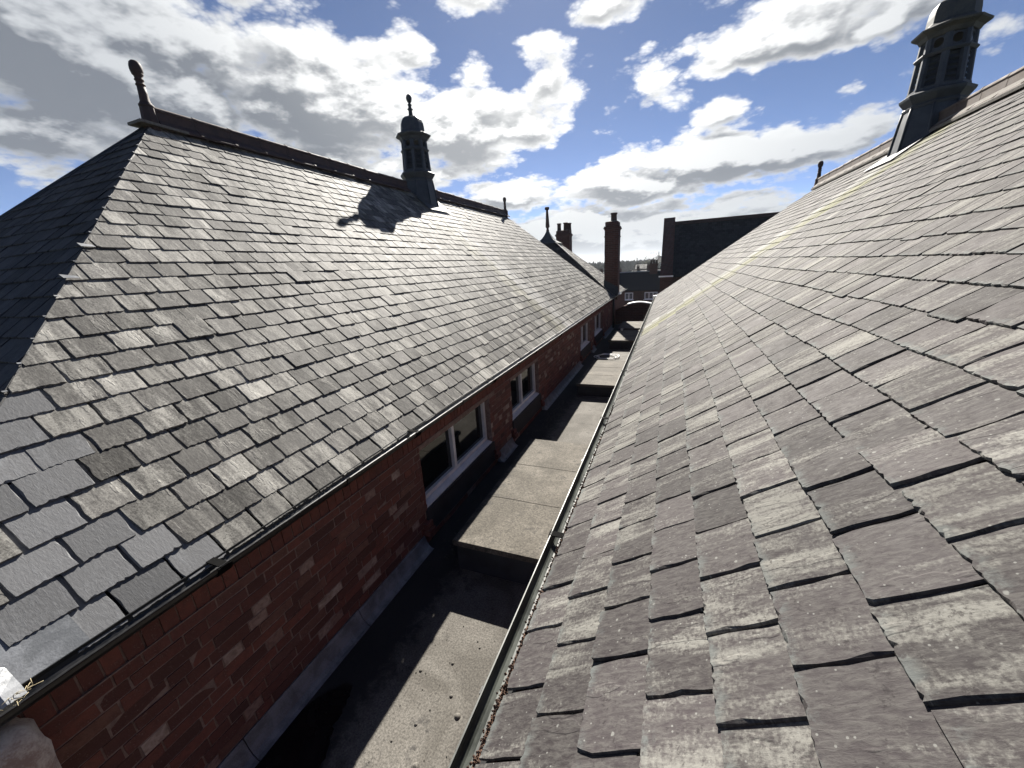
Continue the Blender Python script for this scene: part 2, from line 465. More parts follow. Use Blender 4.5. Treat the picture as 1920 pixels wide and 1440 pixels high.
M['far_tile'] = simple_mat('grey_roof_tile', (0.03, 0.029, 0.028), (0.05, 0.047, 0.045), 0.8, 0.7, fine=6.0)


def glass_mat():
    m, t, b = new_mat('window_glass')
    b.inputs['Base Color'].default_value = (0.006, 0.008, 0.010, 1)
    b.inputs['Roughness'].default_value = 0.04
    b.inputs['Specular IOR Level'].default_value = 0.6
    P = t.add('ShaderNodeNewGeometry').outputs['Position']
    bump(t, b, t.noise(P, 2.5, 2, 0.5), 0.12, 0.01)
    return m


M['glass'] = glass_mat()


# ------------------------------------------------------------------ object helpers
def props(o, label=None, cat=None, group=None, kind=None):
    if label:
        o['label'] = label
    if cat:
        o['category'] = cat
    if group:
        o['group'] = group
    if kind:
        o['kind'] = kind
    return o


def empty(name, loc, label, cat, group=None, kind=None):
    o = D.objects.new(name, None)
    o.empty_display_size = 0.2
    COL.objects.link(o)
    o.location = loc
    return props(o, label, cat, group, kind)


def world_inv(p):
    mats = []
    while p is not None:
        mats.append((p.matrix_parent_inverse.copy(), p.matrix_basis.copy()))
        p = p.parent
    w = Matrix.Identity(4)
    for inv, bas in reversed(mats):
        w = w @ inv @ bas
    return w.inverted()


def link(name, mesh, parent=None, matrix=None):
    o = D.objects.new(name, mesh)
    COL.objects.link(o)
    if matrix is not None:
        o.matrix_basis = matrix
    if parent is not None:
        o.parent = parent
        o.matrix_parent_inverse = world_inv(parent)
    return o


class MB:
    """collects vertices and faces, with the per-vertex attributes the slate and brick materials read"""

    def __init__(self):
        self.v, self.f, self.tone, self.loc, self.smooth = [], [], [], [], []

    def add(self, verts, faces, tone=0.0, loc=None, smooth=False):
        o = len(self.v)
        self.v += [tuple(p) for p in verts]
        self.f += [tuple(i + o for i in f) for f in faces]
        self.tone += [tone] * len(verts)
        self.loc += loc if loc else [(p[0], p[1], p[2]) for p in verts]
        self.smooth += [smooth] * len(faces)
        return self

    def box(self, lo, hi, tone=0.0, jit=0.0, r=rnd):
        x0, y0, z0 = lo
        x1, y1, z1 = hi
        vs = [(x0, y0, z0), (x1, y0, z0), (x1, y1, z0), (x0, y1, z0), (x0, y0, z1), (x1, y0, z1), (x1, y1, z1), (x0, y1, z1)]
        if jit:
            vs = [tuple(c + r.uniform(-jit, jit) for c in p) for p in vs]
        return self.add(vs, [(0, 3, 2, 1), (4, 5, 6, 7), (0, 1, 5, 4), (1, 2, 6, 5), (2, 3, 7, 6), (3, 0, 4, 7)], tone)

    def lathe(self, prof, c, seg=16, smooth=True, rot=0.0, axis=None, cap=True):
        """prof: (radius, height) pairs from the bottom up"""
        vs, fs = [], []
        c = Vector(c)
        for r_, h in prof:
            for k in range(seg):
                a = rot + 2 * math.pi * k / seg
                vs.append((c.x + r_ * math.cos(a), c.y + r_ * math.sin(a), c.z + h))
        for i in range(len(prof) - 1):
            for k in range(seg):
                k2 = (k + 1) % seg
                fs.append((i * seg + k, i * seg + k2, (i + 1) * seg + k2, (i + 1) * seg + k))
        if cap:
            fs.append(tuple(reversed(range(seg))))
            fs.append(tuple((len(prof) - 1) * seg + k for k in range(seg)))
        return self.add(vs, fs, smooth=smooth)

    def sweep(self, prof, p0, p1, side, up, closed=True, cap=True, smooth=False):
        """a profile of (side, up) pairs run straight from p0 to p1"""
        p0, p1, side, up = Vector(p0), Vector(p1), Vector(side), Vector(up)
        n = len(prof)
        vs = [p + side * a + up * b_ for p in (p0, p1) for a, b_ in prof]
        fs = [(i, (i + 1) % n, n + (i + 1) % n, n + i) for i in range(n if closed else n - 1)]
        if cap and closed:
            fs += [tuple(reversed(range(n))), tuple(range(n, 2 * n))]
        return self.add(vs, fs, smooth=smooth)

    def tube(self, pts, r, seg=8, closed=False):
        pts = [Vector(p) for p in pts]
        vs, fs = [], []
        n = len(pts)
        for i, p in enumerate(pts):
            a = pts[(i + 1) % n] if closed or i < n - 1 else p
            b_ = pts[i - 1] if closed or i > 0 else p
            d = (a - b_).normalized()
            s = d.cross(Vector((0.13, 0.21, 0.97))).normalized()
            q = s.cross(d)
            rr = r[i] if isinstance(r, (list, tuple)) else r
            for k in range(seg):
                an = 2 * math.pi * k / seg
                vs.append(p + s * rr * math.cos(an) + q * rr * math.sin(an))
        for i in range(n if closed else n - 1):
            j = (i + 1) % n
            for k in range(seg):
                k2 = (k + 1) % seg
                fs.append((i * seg + k, i * seg + k2, j * seg + k2, j * seg + k))
        if not closed:
            fs += [tuple(reversed(range(seg))), tuple((n - 1) * seg + k for k in range(seg))]
        return self.add(vs, fs, smooth=True)

    def mesh(self, name, mat):
        me = D.meshes.new(name)
        me.from_pydata(self.v, [], self.f)
        me.materials.append(mat)
        if any(self.tone) or mat.name.endswith('slate'):
            a = me.attributes.new('tone', 'FLOAT', 'POINT')
            a.data.foreach_set('value', self.tone)
            a = me.attributes.new('loc', 'FLOAT_VECTOR', 'POINT')
            a.data.foreach_set('vector', [c for p in self.loc for c in p])
        me.polygons.foreach_set('use_smooth', self.smooth)
        me.update()
        return me

    def build(self, name, mat, parent=None, label=None, cat=None, group=None, kind=None, bevel=0.0):
        if bevel:
            me = self.mesh(name, mat)
            bm = bmesh.new()
            bm.from_mesh(me)
            bmesh.ops.bevel(bm, geom=bm.edges[:], offset=bevel, segments=1, affect='EDGES', clamp_overlap=True)
            bm.to_mesh(me)
            bm.free()
        else:
            me = self.mesh(name, mat)
        return props(link(name, me, parent), label, cat, group, kind)


# ------------------------------------------------------------------ slates
def clip_poly(poly, a, b_, c):
    """keep the part of poly where a*u + b*v + c >= 0"""
    out = []
    n = len(poly)
    for i in range(n):
        p, q = poly[i], poly[(i + 1) % n]
        dp, dq = a * p[0] + b_ * p[1] + c, a * q[0] + b_ * q[1] + c
        if dp >= 0:
            out.append(p)
        if (dp >= 0) != (dq >= 0):
            k = dp / (dp - dq)
            out.append((p[0] + (q[0] - p[0]) * k, p[1] + (q[1] - p[1]) * k))
    return out


def slate_outline(w, l, r, detail):
    h = w / 2
    nt, ns = ((18, 7) if detail == 2 else (7, 3) if detail == 1 else (2, 1))
    p = []
    cut = r.random()
    amp = 0.0016 if detail else 0.001
    for i in range(nt + 1):
        u = -h + w * i / nt
        v = r.uniform(-amp, amp)
        if detail and r.random() < 0.10:
            v += r.uniform(0.002, 0.006)
        if i in (0, nt):
            v += r.uniform(0.0, 0.012) if cut < 0.5 else 0
            u += (r.uniform(0.0, 0.006) if i == 0 else -r.uniform(0.0, 0.006))
        p.append((u, v))
    for i in range(1, ns + 1):
        p.append((h + r.uniform(-0.0025, 0.0018), l * i / ns))
    for i in range(ns - 1, 0, -1):
        p.append((-h + r.uniform(-0.0018, 0.0025), l * i / ns))
    p.append((-h, l))
    # order: tail left->right, right side up, head, left side down
    tail = p[:nt + 1]
    right = p[nt + 1:nt + 1 + ns]
    left = p[nt + 1 + ns:]
    return tail + right + [left[-1]] + list(reversed(left[:-1]))[::-1]


def slate_solid(poly, t, r, detail):
    """verts, faces: dressed (chipped, sloping) edges under a flat riven face"""
    n = len(poly)
    cu = sum(p[0] for p in poly) / n
    cv = sum(p[1] for p in poly) / n
    vs = [(p[0], p[1], 0.0) for p in poly]
    top = []
    mid = []
    for p in poly:
        du, dv = cu - p[0], cv - p[1]
        d = math.hypot(du, dv) or 1
        tail = p[1] < 0.03
        k = (r.uniform(0.001, 0.0035) if tail else r.uniform(0.0004, 0.002)) if detail else 0.001
        if detail == 2 and r.random() < (0.16 if tail else 0.34):
            k += r.uniform(0.002, 0.009)
        top.append((p[0] + du / d * k, p[1] + dv / d * k, t))
        k2 = k * r.uniform(0.1, 0.55)
        mid.append((p[0] + du / d * k2, p[1] + dv / d * k2, t * r.uniform(0.35, 0.7)))
    fs = []
    if detail:
        vs += mid
    vs += top
    L = 2 if detail else 1
    for a in range(L):
        for i in range(n):
            j = (i + 1) % n
            fs.append((a * n + i, a * n + j, (a + 1) * n + j, (a + 1) * n + i))
    fs.append(tuple(range(L * n, L * n + n)))
    return vs, fs


def slate_field(roof, O, U, V, NRM, SL, umin, umax, expo, width, mat, seed, indiv=300, tilt=0.053, thick=0.0092, gap=0.0085, calm=0.8, newrule=None, wob=0.010, order=1, clipf=None, name='slate', length=0.36, skip=None):
    """lay slates in courses on the plane O + U*u + V*s;  umin/umax: (u at s = 0, du/ds) lines where the slope ends"""
    O, U, V, NRM = Vector(O), Vector(U), Vector(V), Vector(NRM)
    r = random.Random(seed)
    ct, st = math.cos(tilt), math.sin(tilt)
    V2 = V * ct - NRM * st
    N2 = NRM * ct + V * st
    variants = {}
    todo = []
    nc = int(SL / expo)
    ph = [r.uniform(0, 6.28) for _ in range(6)]
    for c in range(nc + 1):
        s0 = c * expo
        ua, ub = umin[0] + umin[1] * s0, umax[0] + umax[1] * s0
        # joints
        u = math.floor(min(ua, umin[0] + umin[1] * (s0 + length)) / width) * width + (width / 2 if c % 2 else 0) - width
        js = []
        while u < max(ub, umax[0] + umax[1] * (s0 + length)) + width:
            js.append(u + r.uniform(-0.016, 0.016))
            u += width
        for a, b_ in zip(js[:-1], js[1:]):
            uc = (a + b_) / 2
            w = b_ - a - gap
            if uc + w / 2 < ua - 0.12 or uc - w / 2 > ub + 0.12:
                continue
            ss = s0 + wob * (math.sin(uc * 0.9 + ph[0] + c * 0.6) * 0.5 + math.sin(uc * 2.3 + ph[1] + c * 1.7) * 0.3) + r.uniform(-0.004, 0.004)
            x = r.random()
            if x < 0.012:
                ss -= r.uniform(0.01, 0.025)                # a slipped slate
            P = O + U * uc + V * ss
            todo.append([P, uc, ss, w, r.random()])
    # the ones that show largest become objects, the rest one mesh
    rank = []
    for i, (P, uc, ss, w, k) in enumerate(todo):
        q = pix(P + V * expo * 0.4)
        a = 0
        if q and -25 < q[0] < 1945 and -25 < q[1] < 1465:
            dirv = P.normalized()
            a = abs(dirv.dot(NRM)) / P.length_squared
        rank.append((a, i))
    rank.sort(reverse=True)
    big = {i for a, i in rank[:indiv] if a > 0}
    arank = {i: k for k, (a, i) in enumerate(rank)}
    rest = MB()
    for i, (P, uc, ss, w, k) in enumerate(todo):
        if skip and skip(uc, ss):
            continue
        rot = r.gauss(0, 0.006)
        lift = 0.0 + r.uniform(0.0, 0.004) + (r.uniform(0.003, 0.008) * calm if r.random() < 0.06 else 0)
        if i in big and r.random() < 0.10:
            lift += r.uniform(0.002, 0.005) * calm
        roll = r.gauss(0, 0.006 * calm)
        pitchj = r.gauss(0, 0.004 * calm)
        Uu = (U + N2 * roll).normalized()
        Vv = (V2 + N2 * pitchj).normalized()
        Nn = Uu.cross(Vv)
        if Nn.dot(NRM) < 0:
            Nn = -Nn
        cr, sr = math.cos(rot), math.sin(rot)
        A, B = Uu * cr + Vv * sr, Vv * cr - Uu * sr
        org = P + NRM * (lift - thick)
        mt = mat
        if newrule and newrule(uc, ss):
            mt = M['slate_new']
        # does a hip or valley cut it?
        h = w / 2 + 0.01
        planes = []
        for (u0, k0), sg in ((umin, 1), (umax, -1)):
            worst = min(sg * ((uc + du) - (u0 + k0 * (ss + dv))) for du in (-h, h) for dv in (-0.02, length))
            if worst < 0:
                planes.append((sg, -sg * k0, sg * (uc - u0 - k0 * ss)))
        if ss + length > SL:
            planes.append((0, -1, SL - ss))
        mw = Matrix(((A.x, B.x, Nn.x, org.x), (A.y, B.y, Nn.y, org.y), (A.z, B.z, Nn.z, org.z), (0, 0, 0, 1)))
        near = arank[i] < 110 and i in big
        det = 2 if near else 1
        if i in big and not planes:
            wk = (int(w / 0.006), r.randrange(5), det, mt.name)
            if wk not in variants:
                poly = slate_outline(wk[0] * 0.006, length, r, det)
                vs, fs = slate_solid(poly, thick * r.uniform(0.85, 1.25), r, det)
                kk = r.uniform(1, 40)
                variants[wk] = MB().add(vs, fs, r.random(), [(p[0], p[1], kk) for p in vs]).mesh('slate', mt)
            link(name, variants[wk], roof, mw)
            continue
        poly = slate_outline(w, length, r, det if i in big else (1 if (a_ := arank[i]) < 900 else 0))
        for pl in planes:
            poly = clip_poly(poly, *pl)
            if len(poly) < 3:
                break
        if len(poly) < 3 or max(p[1] for p in poly) < 0.01:
            continue
        dd = det if i in big else (1 if arank[i] < 900 else 0)
        vs, fs = slate_solid(poly, thick * r.uniform(0.85, 1.2), r, dd)
        kk = r.uniform(1, 40)
        locs = [(p[0], p[1], kk) for p in vs]
        if i in big:
            link(name, MB().add(vs, fs, k, locs).mesh('slate', mt), roof, mw)
        else:
            rest.add([mw @ Vector(p) for p in vs], fs, k, locs)
    if rest.v:
        rest.build('slate_courses', mat, roof, kind='stuff')
    return todo


# ------------------------------------------------------------------ layout numbers (camera is the origin, Y runs along the gutters)
GZ = -9.0
PL = R(42.0)
PR = R(36.5)
CL, SLn, TL = math.cos(PL), math.sin(PL), math.tan(PL)
CR, SRn, TR = math.cos(PR), math.sin(PR), math.tan(PR)
LX0, LZ0 = -2.20, -1.418          # left eave, slate plane
LXA = -5.90
LZA = LZ0 + (LX0 - LXA) * TL      # left ridge
LSL = (LX0 - LXA) / CL
LYN0, LYN1 = -0.20, 3.44          # near hip: y at eave, at ridge
LYF0, LYF1 = 17.62, 14.75         # far hip
RX0, RZ0 = -0.465, -1.40
RXA = 3.684
RZA = RZ0 + (RXA - RX0) * TR
RSL = (RXA - RX0) / CR
RYF0, RYF1 = 17.60, 14.25
RY0 = -3.0
FLAT = -2.75
WALLX = -2.25


def slab(pts, nrm, t):
    """a closed sheet: polygon pts, and the same pushed back by t along -nrm"""
    n = len(pts)
    nrm = Vector(nrm)
    vs = [Vector(p) for p in pts] + [Vector(p) - nrm * t for p in pts]
    fs = [tuple(range(n)), tuple(reversed(range(n, 2 * n)))] + [(i, n + i, n + (i + 1) % n, (i + 1) % n) for i in range(n)]
    return vs, fs


def ridge_profile(wing, pitch, crest, rr):
    c, s = math.cos(pitch), math.sin(pitch)
    p = [(-wing * c, -wing * s), (-wing * c - 0.004, -wing * s + 0.022), (-0.040, 0.0), (-0.034, crest - 0.02)]
    for k in range(7):
        a = math.pi - math.pi * k / 6
        p.append((math.cos(a) * rr, crest + math.sin(a) * rr))
    p += [(0.034, crest - 0.02), (0.040, 0.0), (wing * c + 0.004, -wing * s + 0.022), (wing * c, -wing * s), (0, -0.02)]
    return p


def ridge_tiles(roof, x, z, y0, y1, pitch, mat, seed, gaps=(), crest=0.13, wing=0.15, lift=0.055):
    r = random.Random(seed)
    prof = ridge_profile(wing, pitch, crest, 0.043)
    L = 0.455
    me = MB().sweep(prof, (0, 0.004, 0), (0, L - 0.004, 0), (1, 0, 0), (0, 0, 1)).mesh('ridge_tile', mat)
    col = [(a * 1.05, b_ + 0.006 if b_ > 0 else b_ + 0.004) for a, b_ in prof]
    MBc = MB().sweep(prof, (0, 0.004, 0), (0, L - 0.004, 0), (1, 0, 0), (0, 0, 1))
    MBc.sweep(col, (0, L - 0.03, 0), (0, L + 0.006, 0), (1, 0, 0), (0, 0, 1))
    me = MBc.mesh('ridge_tile', mat)
    y = y0
    while y < y1 - 0.1:
        if not any(a < y + L / 2 < b_ for a, b_ in gaps):
            mw = Matrix.Translation((x + r.uniform(-0.004, 0.004), y, z + lift + r.uniform(-0.004, 0.004))) @ Matrix.Rotation(r.uniform(-0.006, 0.006), 4, 'X')
            link('ridge_tile', me, roof, mw)
        y += L


def finial(x, y, z, label, h=0.72, mat='terracotta', group='turned clay finials on the ridge ends'):
    e = empty('ridge_finial', (x, y, z), label, 'finial', group)
    k = h / 0.72
    MB().lathe([(0.098 * k, -0.12 * k), (0.092 * k, 0.02 * k), (0.078 * k, 0.21 * k)], (x, y, z), 8, False, math.pi / 8).build('base', M[mat], e)
    pr = [(0.082, 0.205), (0.092, 0.22), (0.094, 0.24), (0.074, 0.25), (0.076, 0.262), (0.062, 0.275), (0.056, 0.36), (0.050, 0.455)]
    MB().lathe([(a * k * 0.88, b_ * k) for a, b_ in pr], (x, y, z), 14).build('shaft', M[mat], e)
    pr = [(0.050, 0.45), (0.060, 0.458), (0.060, 0.468), (0.048, 0.476), (0.048, 0.505), (0.058, 0.512), (0.057, 0.522), (0.046, 0.532), (0.052, 0.56), (0.068, 0.575), (0.070, 0.585)]
    MB().lathe([(a * k * 0.88, b_ * k) for a, b_ in pr], (x, y, z), 14).build('collar', M[mat], e)
    pr = [(0.062, 0.58), (0.074, 0.60), (0.079, 0.63), (0.077, 0.665), (0.066, 0.70), (0.044, 0.722), (0.004, 0.732)]
    MB().lathe([(a * k * 0.88, b_ * k) for a, b_ in pr], (x, y, z), 14).build('knob', M[mat], e)
    return e


def arch_panel(w0, w1, z0, z1, cz, rad, depth, n=12):
    """panel from z0 to z1 (half widths w0, w1) with a round opening at height cz, in local (a, d, z): a across, d inward"""
    vs, fs = [], []
    for d in (0.0, depth):
        for k in range(n):
            an = 2 * math.pi * k / n
            c, s = math.cos(an), math.sin(an)
            vs.append((rad * c, d, cz + rad * s))
        for k in range(n):
            an = 2 * math.pi * k / n
            c, s = math.cos(an), math.sin(an)
            m = max(abs(c), abs(s))
            qa, qs = c / m, s / m
            z = (z0 + z1) / 2 + qs * (z1 - z0) / 2
            hw = w0 + (w1 - w0) * (z - z0) / (z1 - z0)
            vs.append((qa * hw, d, z))
    for k in range(n):
        j = (k + 1) % n
        fs.append((k, j, n + j, n + k))
        fs.append((2 * n + j, 2 * n + k, 3 * n + k, 3 * n + j))
        fs.append((j, k, 2 * n + k, 2 * n + j))
        fs.append((n + k, n + j, 3 * n + j, 3 * n + k))
    return vs, fs


def cupola(x, y, zr, pitch, label, group, lift=0.0, mossy=False):
    """octagonal lead-clad ventilator that straddles the ridge; zr: height of the ridge"""
    e = empty('ventilation_cupola', (x, y, zr), label, 'cupola', group)
    k = 1.0
    o8 = math.pi / 8
    cap_m = M['lead_moss'] if mossy else M['lead']

    def Z(v):
        return zr + v
    # heights over the ridge, from the photograph
    zb = -0.62 - lift
    MB().lathe([(0.47, zb), (0.405, -0.20), (0.368, 0.10), (0.345, 0.25)], (x, y, zr), 8, False, o8).build('skirt', M['lead'], e)
    # rolls that cover the joints of the skirt's sheets
    for i in range(8):
        a = o8 + i * math.pi / 4
        pts = [(x + q * math.cos(a), y + q * math.sin(a), zr + h) for q, h in ((0.475, zb + 0.02), (0.410, -0.20), (0.372, 0.10), (0.350, 0.25))]
        MB().tube(pts, 0.017, 6).build('lead_roll', M['lead'], e)
    MB().lathe([(0.358, 0.245), (0.368, 0.275), (0.352, 0.30), (0.360, 0.315), (0.415, 0.39), (0.425, 0.425), (0.405, 0.44), (0.340, 0.47)], (x, y, zr), 8, False, o8).build('lower_cornice', M['lead'], e)
    z0, z1, z2, z3 = 0.465, 0.925, 0.965, 1.145
    r0, r1, r2, r3 = 0.338, 0.312, 0.310, 0.300
    MB().lathe([(r0 + 0.012, z0 - 0.01), (r0 + 0.012, z0 + 0.035), (r0 - 0.02, z0 + 0.04), (r0 - 0.10, z0 + 0.041)], (x, y, zr), 8, False, o8).build('plinth', M['lead'], e)
    for i in range(8):
        a = o8 + i * math.pi / 4
        # corner post
        p0 = Vector((x + (r0 - 0.012) * math.cos(a), y + (r0 - 0.012) * math.sin(a), Z(z0)))
        p1 = Vector((x + (r3 - 0.012) * math.cos(a), y + (r3 - 0.012) * math.sin(a), Z(z3 + 0.02)))
        out = Vector((math.cos(a), math.sin(a), 0))
        sd_ = Vector((-math.sin(a), math.cos(a), 0))
        prof = [(-0.048, -0.045), (-0.042, 0.002), (0, 0.018), (0.042, 0.002), (0.048, -0.045)]
        MB().sweep(prof, p0, p1, sd_, out).build('corner_post', M['lead'], e)
        # side i between corner i and i+1
        am = a + math.pi / 8
        om = Vector((math.cos(am), math.sin(am), 0))
        sm = Vector((-math.sin(am), math.cos(am), 0))
        ci = math.cos(math.pi / 8)
        lv = MB()
        for j in range(6):
            zz = z0 + 0.06 + j * 0.072
            rad = (r0 + (r1 - r0) * (zz - z0) / (z1 - z0)) * ci - 0.05
            hw = 0.085
            c = Vector((x, y, Z(zz))) + om * rad
            lv.sweep([(0.022, -0.012), (-0.030, 0.045), (-0.022, 0.05), (0.030, -0.004)], c - sm * hw, c + sm * hw, om, Vector((0, 0, 1)))
        lv.build('louvre', M['lead'], e)
        vs, fs = arch_panel((r2 * ci) * 0.414 - 0.02, (r3 * ci) * 0.414 - 0.02, z2, z3, (z2 + z3) / 2 + 0.003, 0.062, 0.016)
        MB().add([Vector((x, y, zr)) + sm * p[0] + om * (r2 * ci - 0.022 - p[1]) + Vector((0, 0, p[2])) for p in vs], fs).build('vent_panel', M['lead'], e)
    MB().lathe([(0.272, z0), (0.248, z1)], (x, y, zr), 8, False, o8).build('inner_drum', M['lead'], e)
    MB().lathe([(0.20, z1 - 0.02), (r1 + 0.012, z1 - 0.018), (r1 + 0.034, z1 + 0.012), (r1 + 0.030, z1 + 0.028), (r1 - 0.01, z2)], (x, y, zr), 8, False, o8).build('string_course', M['lead'], e)
    MB().lathe([(r3 - 0.02, z3 - 0.01), (r3 + 0.015, z3 + 0.0), (0.345, z3 + 0.05), (0.412, z3 + 0.085), (0.422, z3 + 0.11), (0.405, z3 + 0.118), (0.335, z3 + 0.15), (0.30, z3 + 0.18)], (x, y, zr), 8, False, o8).build('upper_cornice', cap_m, e)
    zd = z3 + 0.17
    d = MB().lathe([(0.305, zd), (0.283, zd + 0.03), (0.279, zd + 0.12), (0.268, zd + 0.20), (0.235, zd + 0.275), (0.170, zd + 0.325), (0.085, zd + 0.35), (0.045, zd + 0.36)], (x, y, zr), 8, False, o8)
    d.build('dome', cap_m, e)
    zf = zd + 0.355
    MB().lathe([(0.055, zf), (0.048, zf + 0.04), (0.042, zf + 0.12), (0.062, zf + 0.135), (0.066, zf + 0.15), (0.042, zf + 0.165), (0.036, zf + 0.215), (0.050, zf + 0.228), (0.050, zf + 0.24), (0.030, zf + 0.262), (0.026, zf + 0.275)], (x, y, zr), 14).build('finial_stem', M['lead'], e)
    MB().lathe([(0.02, zf + 0.27), (0.040, zf + 0.285), (0.056, zf + 0.315), (0.066, zf + 0.355), (0.066, zf + 0.385), (0.055, zf + 0.42), (0.032, zf + 0.445), (0.004, zf + 0.452)], (x, y, zr), 14).build('finial_ball', M['lead'], e)
    # lead apron dressed down the slope at each side
    for sg in (-1, 1):
        w_ = MB()
        c_, s_ = math.cos(pitch), math.sin(pitch)
        pts = [Vector((x + sg * c_ * q, y + a, zr - s_ * q + 0.045 - lift)) for a, q in ((-0.50, 0.10), (0.50, 0.10), (0.50, 0.74), (-0.50, 0.74))]
        if sg < 0:
            pts.reverse()
        vs, fs = slab(pts, (sg * s_, 0, c_), 0.006)
        w_.add(vs, fs)
        w_.build('apron', M['lead'], e)
    return e


def gutter(parent, x, z, y0, y1, sg, mat, label, seed, w=0.115):
    """half-round gutter; sg +1: its open lip stands on the +X side of the eave (left hall), -1: on the -X side"""
    n = 10
    t = 0.006
    outer = [(math.cos(math.pi + math.pi * k / n) * w / 2, math.sin(math.pi + math.pi * k / n) * w / 2) for k in range(n + 1)]
    inner = [(a * (1 - 2 * t / w), b_ * (1 - 2 * t / w)) for a, b_ in reversed(outer)]
    lip = [(w / 2 - 0.001, 0.006), (w / 2 - 0.007, 0.006)] if sg > 0 else []
    prof = outer + lip + inner
    if sg < 0:
        prof = [(outer[0][0], 0.0)] + outer[1:] + inner[:-1] + [(-w / 2 + 0.006, 0.003), (-w / 2 + 0.001, 0.003)]
    g = MB().sweep(prof, (x, y0, z), (x, y1, z), (1, 0, 0), (0, 0, 1)).build('gutter', mat, parent, label)
    r = random.Random(seed)
    y = y0 + 0.886
    uo = [(a * 1.12, b_ * 1.12) for a, b_ in outer] + [(a * 1.01, b_ * 1.01) for a, b_ in reversed(outer)]
    ume = MB().sweep(uo, (0, -0.035, 0), (0, 0.035, 0), (1, 0, 0), (0, 0, 1))
    ume.box((-w / 2 * 1.13, -0.020, -0.003), (w / 2 * 1.1, 0.020, 0.003))
    ume = ume.mesh('gutter_union', M['black_matt'])
    bme = MB()
    bo = [(a * 1.10, b_ * 1.10) for a, b_ in outer] + [(w / 2 * 1.1, 0.014), (w / 2 - 0.012, 0.014)] + [(a * 1.02, b_ * 1.02) for a, b_ in reversed(outer)]
    bme.sweep(bo, (0, -0.014, 0), (0, 0.014, 0), (1, 0, 0), (0, 0, 1))
    bme.box((-w / 2 * 1.1 - 0.02 if sg > 0 else w / 2, -0.014, -0.06), (-w / 2 if sg > 0 else w / 2 * 1.1 + 0.02, 0.014, 0.0))
    bme = bme.mesh('gutter_bracket', M['black'])
    k = 0
    while y < y1:
        if k % 2 == 0:
            link('gutter_union', ume, g, Matrix.Translation((x, y, z)))
        else:
            link('gutter_bracket', bme, g, Matrix.Translation((x, y, z)))
        y += 0.885
        k += 1
    return g


# ------------------------------------------------------------------ left hall
hall = empty('school_hall', (LXA, 8.7, GZ), 'brick school hall with pale sunlit slate roof and windows facing the flat roof', 'building', 'twin slate roofed school halls')
LU, LV, LN = Vector((0, 1, 0)), Vector((-CL, 0, SLn)), Vector((SLn, 0, CL))
k0, k1 = (LYN1 - LYN0) / LSL, (LYF1 - LYF0) / LSL
# the roof's boarding: four planes that meet at the ridge and the hips
XB = 2 * LXA - LX0
deck = MB()
dz = 0.0
A0, A1, A2, A3 = Vector((LX0, LYN0, LZ0)), Vector((LX0, LYF0, LZ0)), Vector((XB, LYF0, LZ0)), Vector((XB, LYN0, LZ0))
B0, B1 = Vector((LXA, LYN1, LZA)), Vector((LXA, LYF1, LZA))
dn = Vector((0, 0, -0.045))
deck.add([p + dn for p in (A0, A1, A2, A3, B0, B1)], [(0, 1, 5, 4), (1, 2, 5), (2, 3, 4, 5), (3, 0, 4), (3, 2, 1, 0)])
lroof = deck.build('roof', M['deck'], hall)


def new_slates(uc, ss):
    lim = 1.16 - 0.62 * ss if ss < 0.62 else 0.80 + 0.28 * (ss - 0.62)
    return uc < lim and ss < 1.36


slate_field(lroof, A0 - LU * LYN0, LU, LV, LN, LSL - 0.05, (LYN0, k0), (LYF0, k1), 0.175, 0.214, M['slate_left'], 5, 240, newrule=new_slates, wob=0.012,
            skip=lambda u, s: u < 0.34 and s < 0.17)
# the near hip end, in the shade, faces the camera side
HN = Vector((0, -math.sin(PL) , math.cos(PL)))
hp = math.atan2(LZA - LZ0, LYN1 - LYN0)
HV = Vector((0, math.cos(hp), math.sin(hp)))
HN = Vector((0, -math.sin(hp), math.cos(hp)))
HSL = (LYN1 - LYN0) / math.cos(hp)
hx = (LX0 - LXA) / HSL
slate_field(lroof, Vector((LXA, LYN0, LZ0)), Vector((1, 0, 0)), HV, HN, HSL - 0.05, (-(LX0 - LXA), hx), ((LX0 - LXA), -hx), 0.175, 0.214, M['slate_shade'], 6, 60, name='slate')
# far hip end
hp2 = math.atan2(LZA - LZ0, LYF0 - LYF1)
HSL2 = (LYF0 - LYF1) / math.cos(hp2)
hx2 = (LX0 - LXA) / HSL2
slate_field(lroof, Vector((LXA, LYF0, LZ0)), Vector((-1, 0, 0)), Vector((0, -math.cos(hp2), math.sin(hp2))), Vector((0, math.sin(hp2), math.cos(hp2))), HSL2 - 0.05,
            (-(LX0 - LXA), hx2), ((LX0 - LXA), -hx2), 0.175, 0.214, M['slate_left'], 7, 0)
ridge_tiles(lroof, LXA, LZA, LYN1 + 0.08, LYF1 - 0.08, PL, M['terracotta'], 3, gaps=((8.68, 9.52),), crest=0.108)
# small lead soakers that peep out along the hip, two of them bent up and shining
r_ = random.Random(8)
for i in range(3, 26):
    s = i * 0.1745 + 0.01
    u = LYN0 + k0 * s
    c = A0 - LU * LYN0 + LU * u + LV * s + LN * 0.028
    big = i in (13, 15)
    w_ = 0.075 if big else r_.uniform(0.008, 0.022)
    h_ = 0.022 if big else r_.uniform(0.004, 0.009)
    dirs = (LU - Vector((0, 0, 0.03))).normalized()
    up = Vector((0.0, -0.25, 0.22)) if big else Vector((0, -0.1, 0.10))
    c = c - LN * 0.015
    bk = 0.010 if big else 0.006
    pts = [c - dirs * bk, c + dirs * w_, c + dirs * w_ * 0.8 + LV * h_, c - dirs * bk + LV * h_ + up * (0.05 if big else 0.02)]
    vs, fs = slab([p + LN * 0.004 for p in pts], LN, 0.003)
    MB().add(vs, fs).build('lead_soaker', M['lead_pale'], lroof)
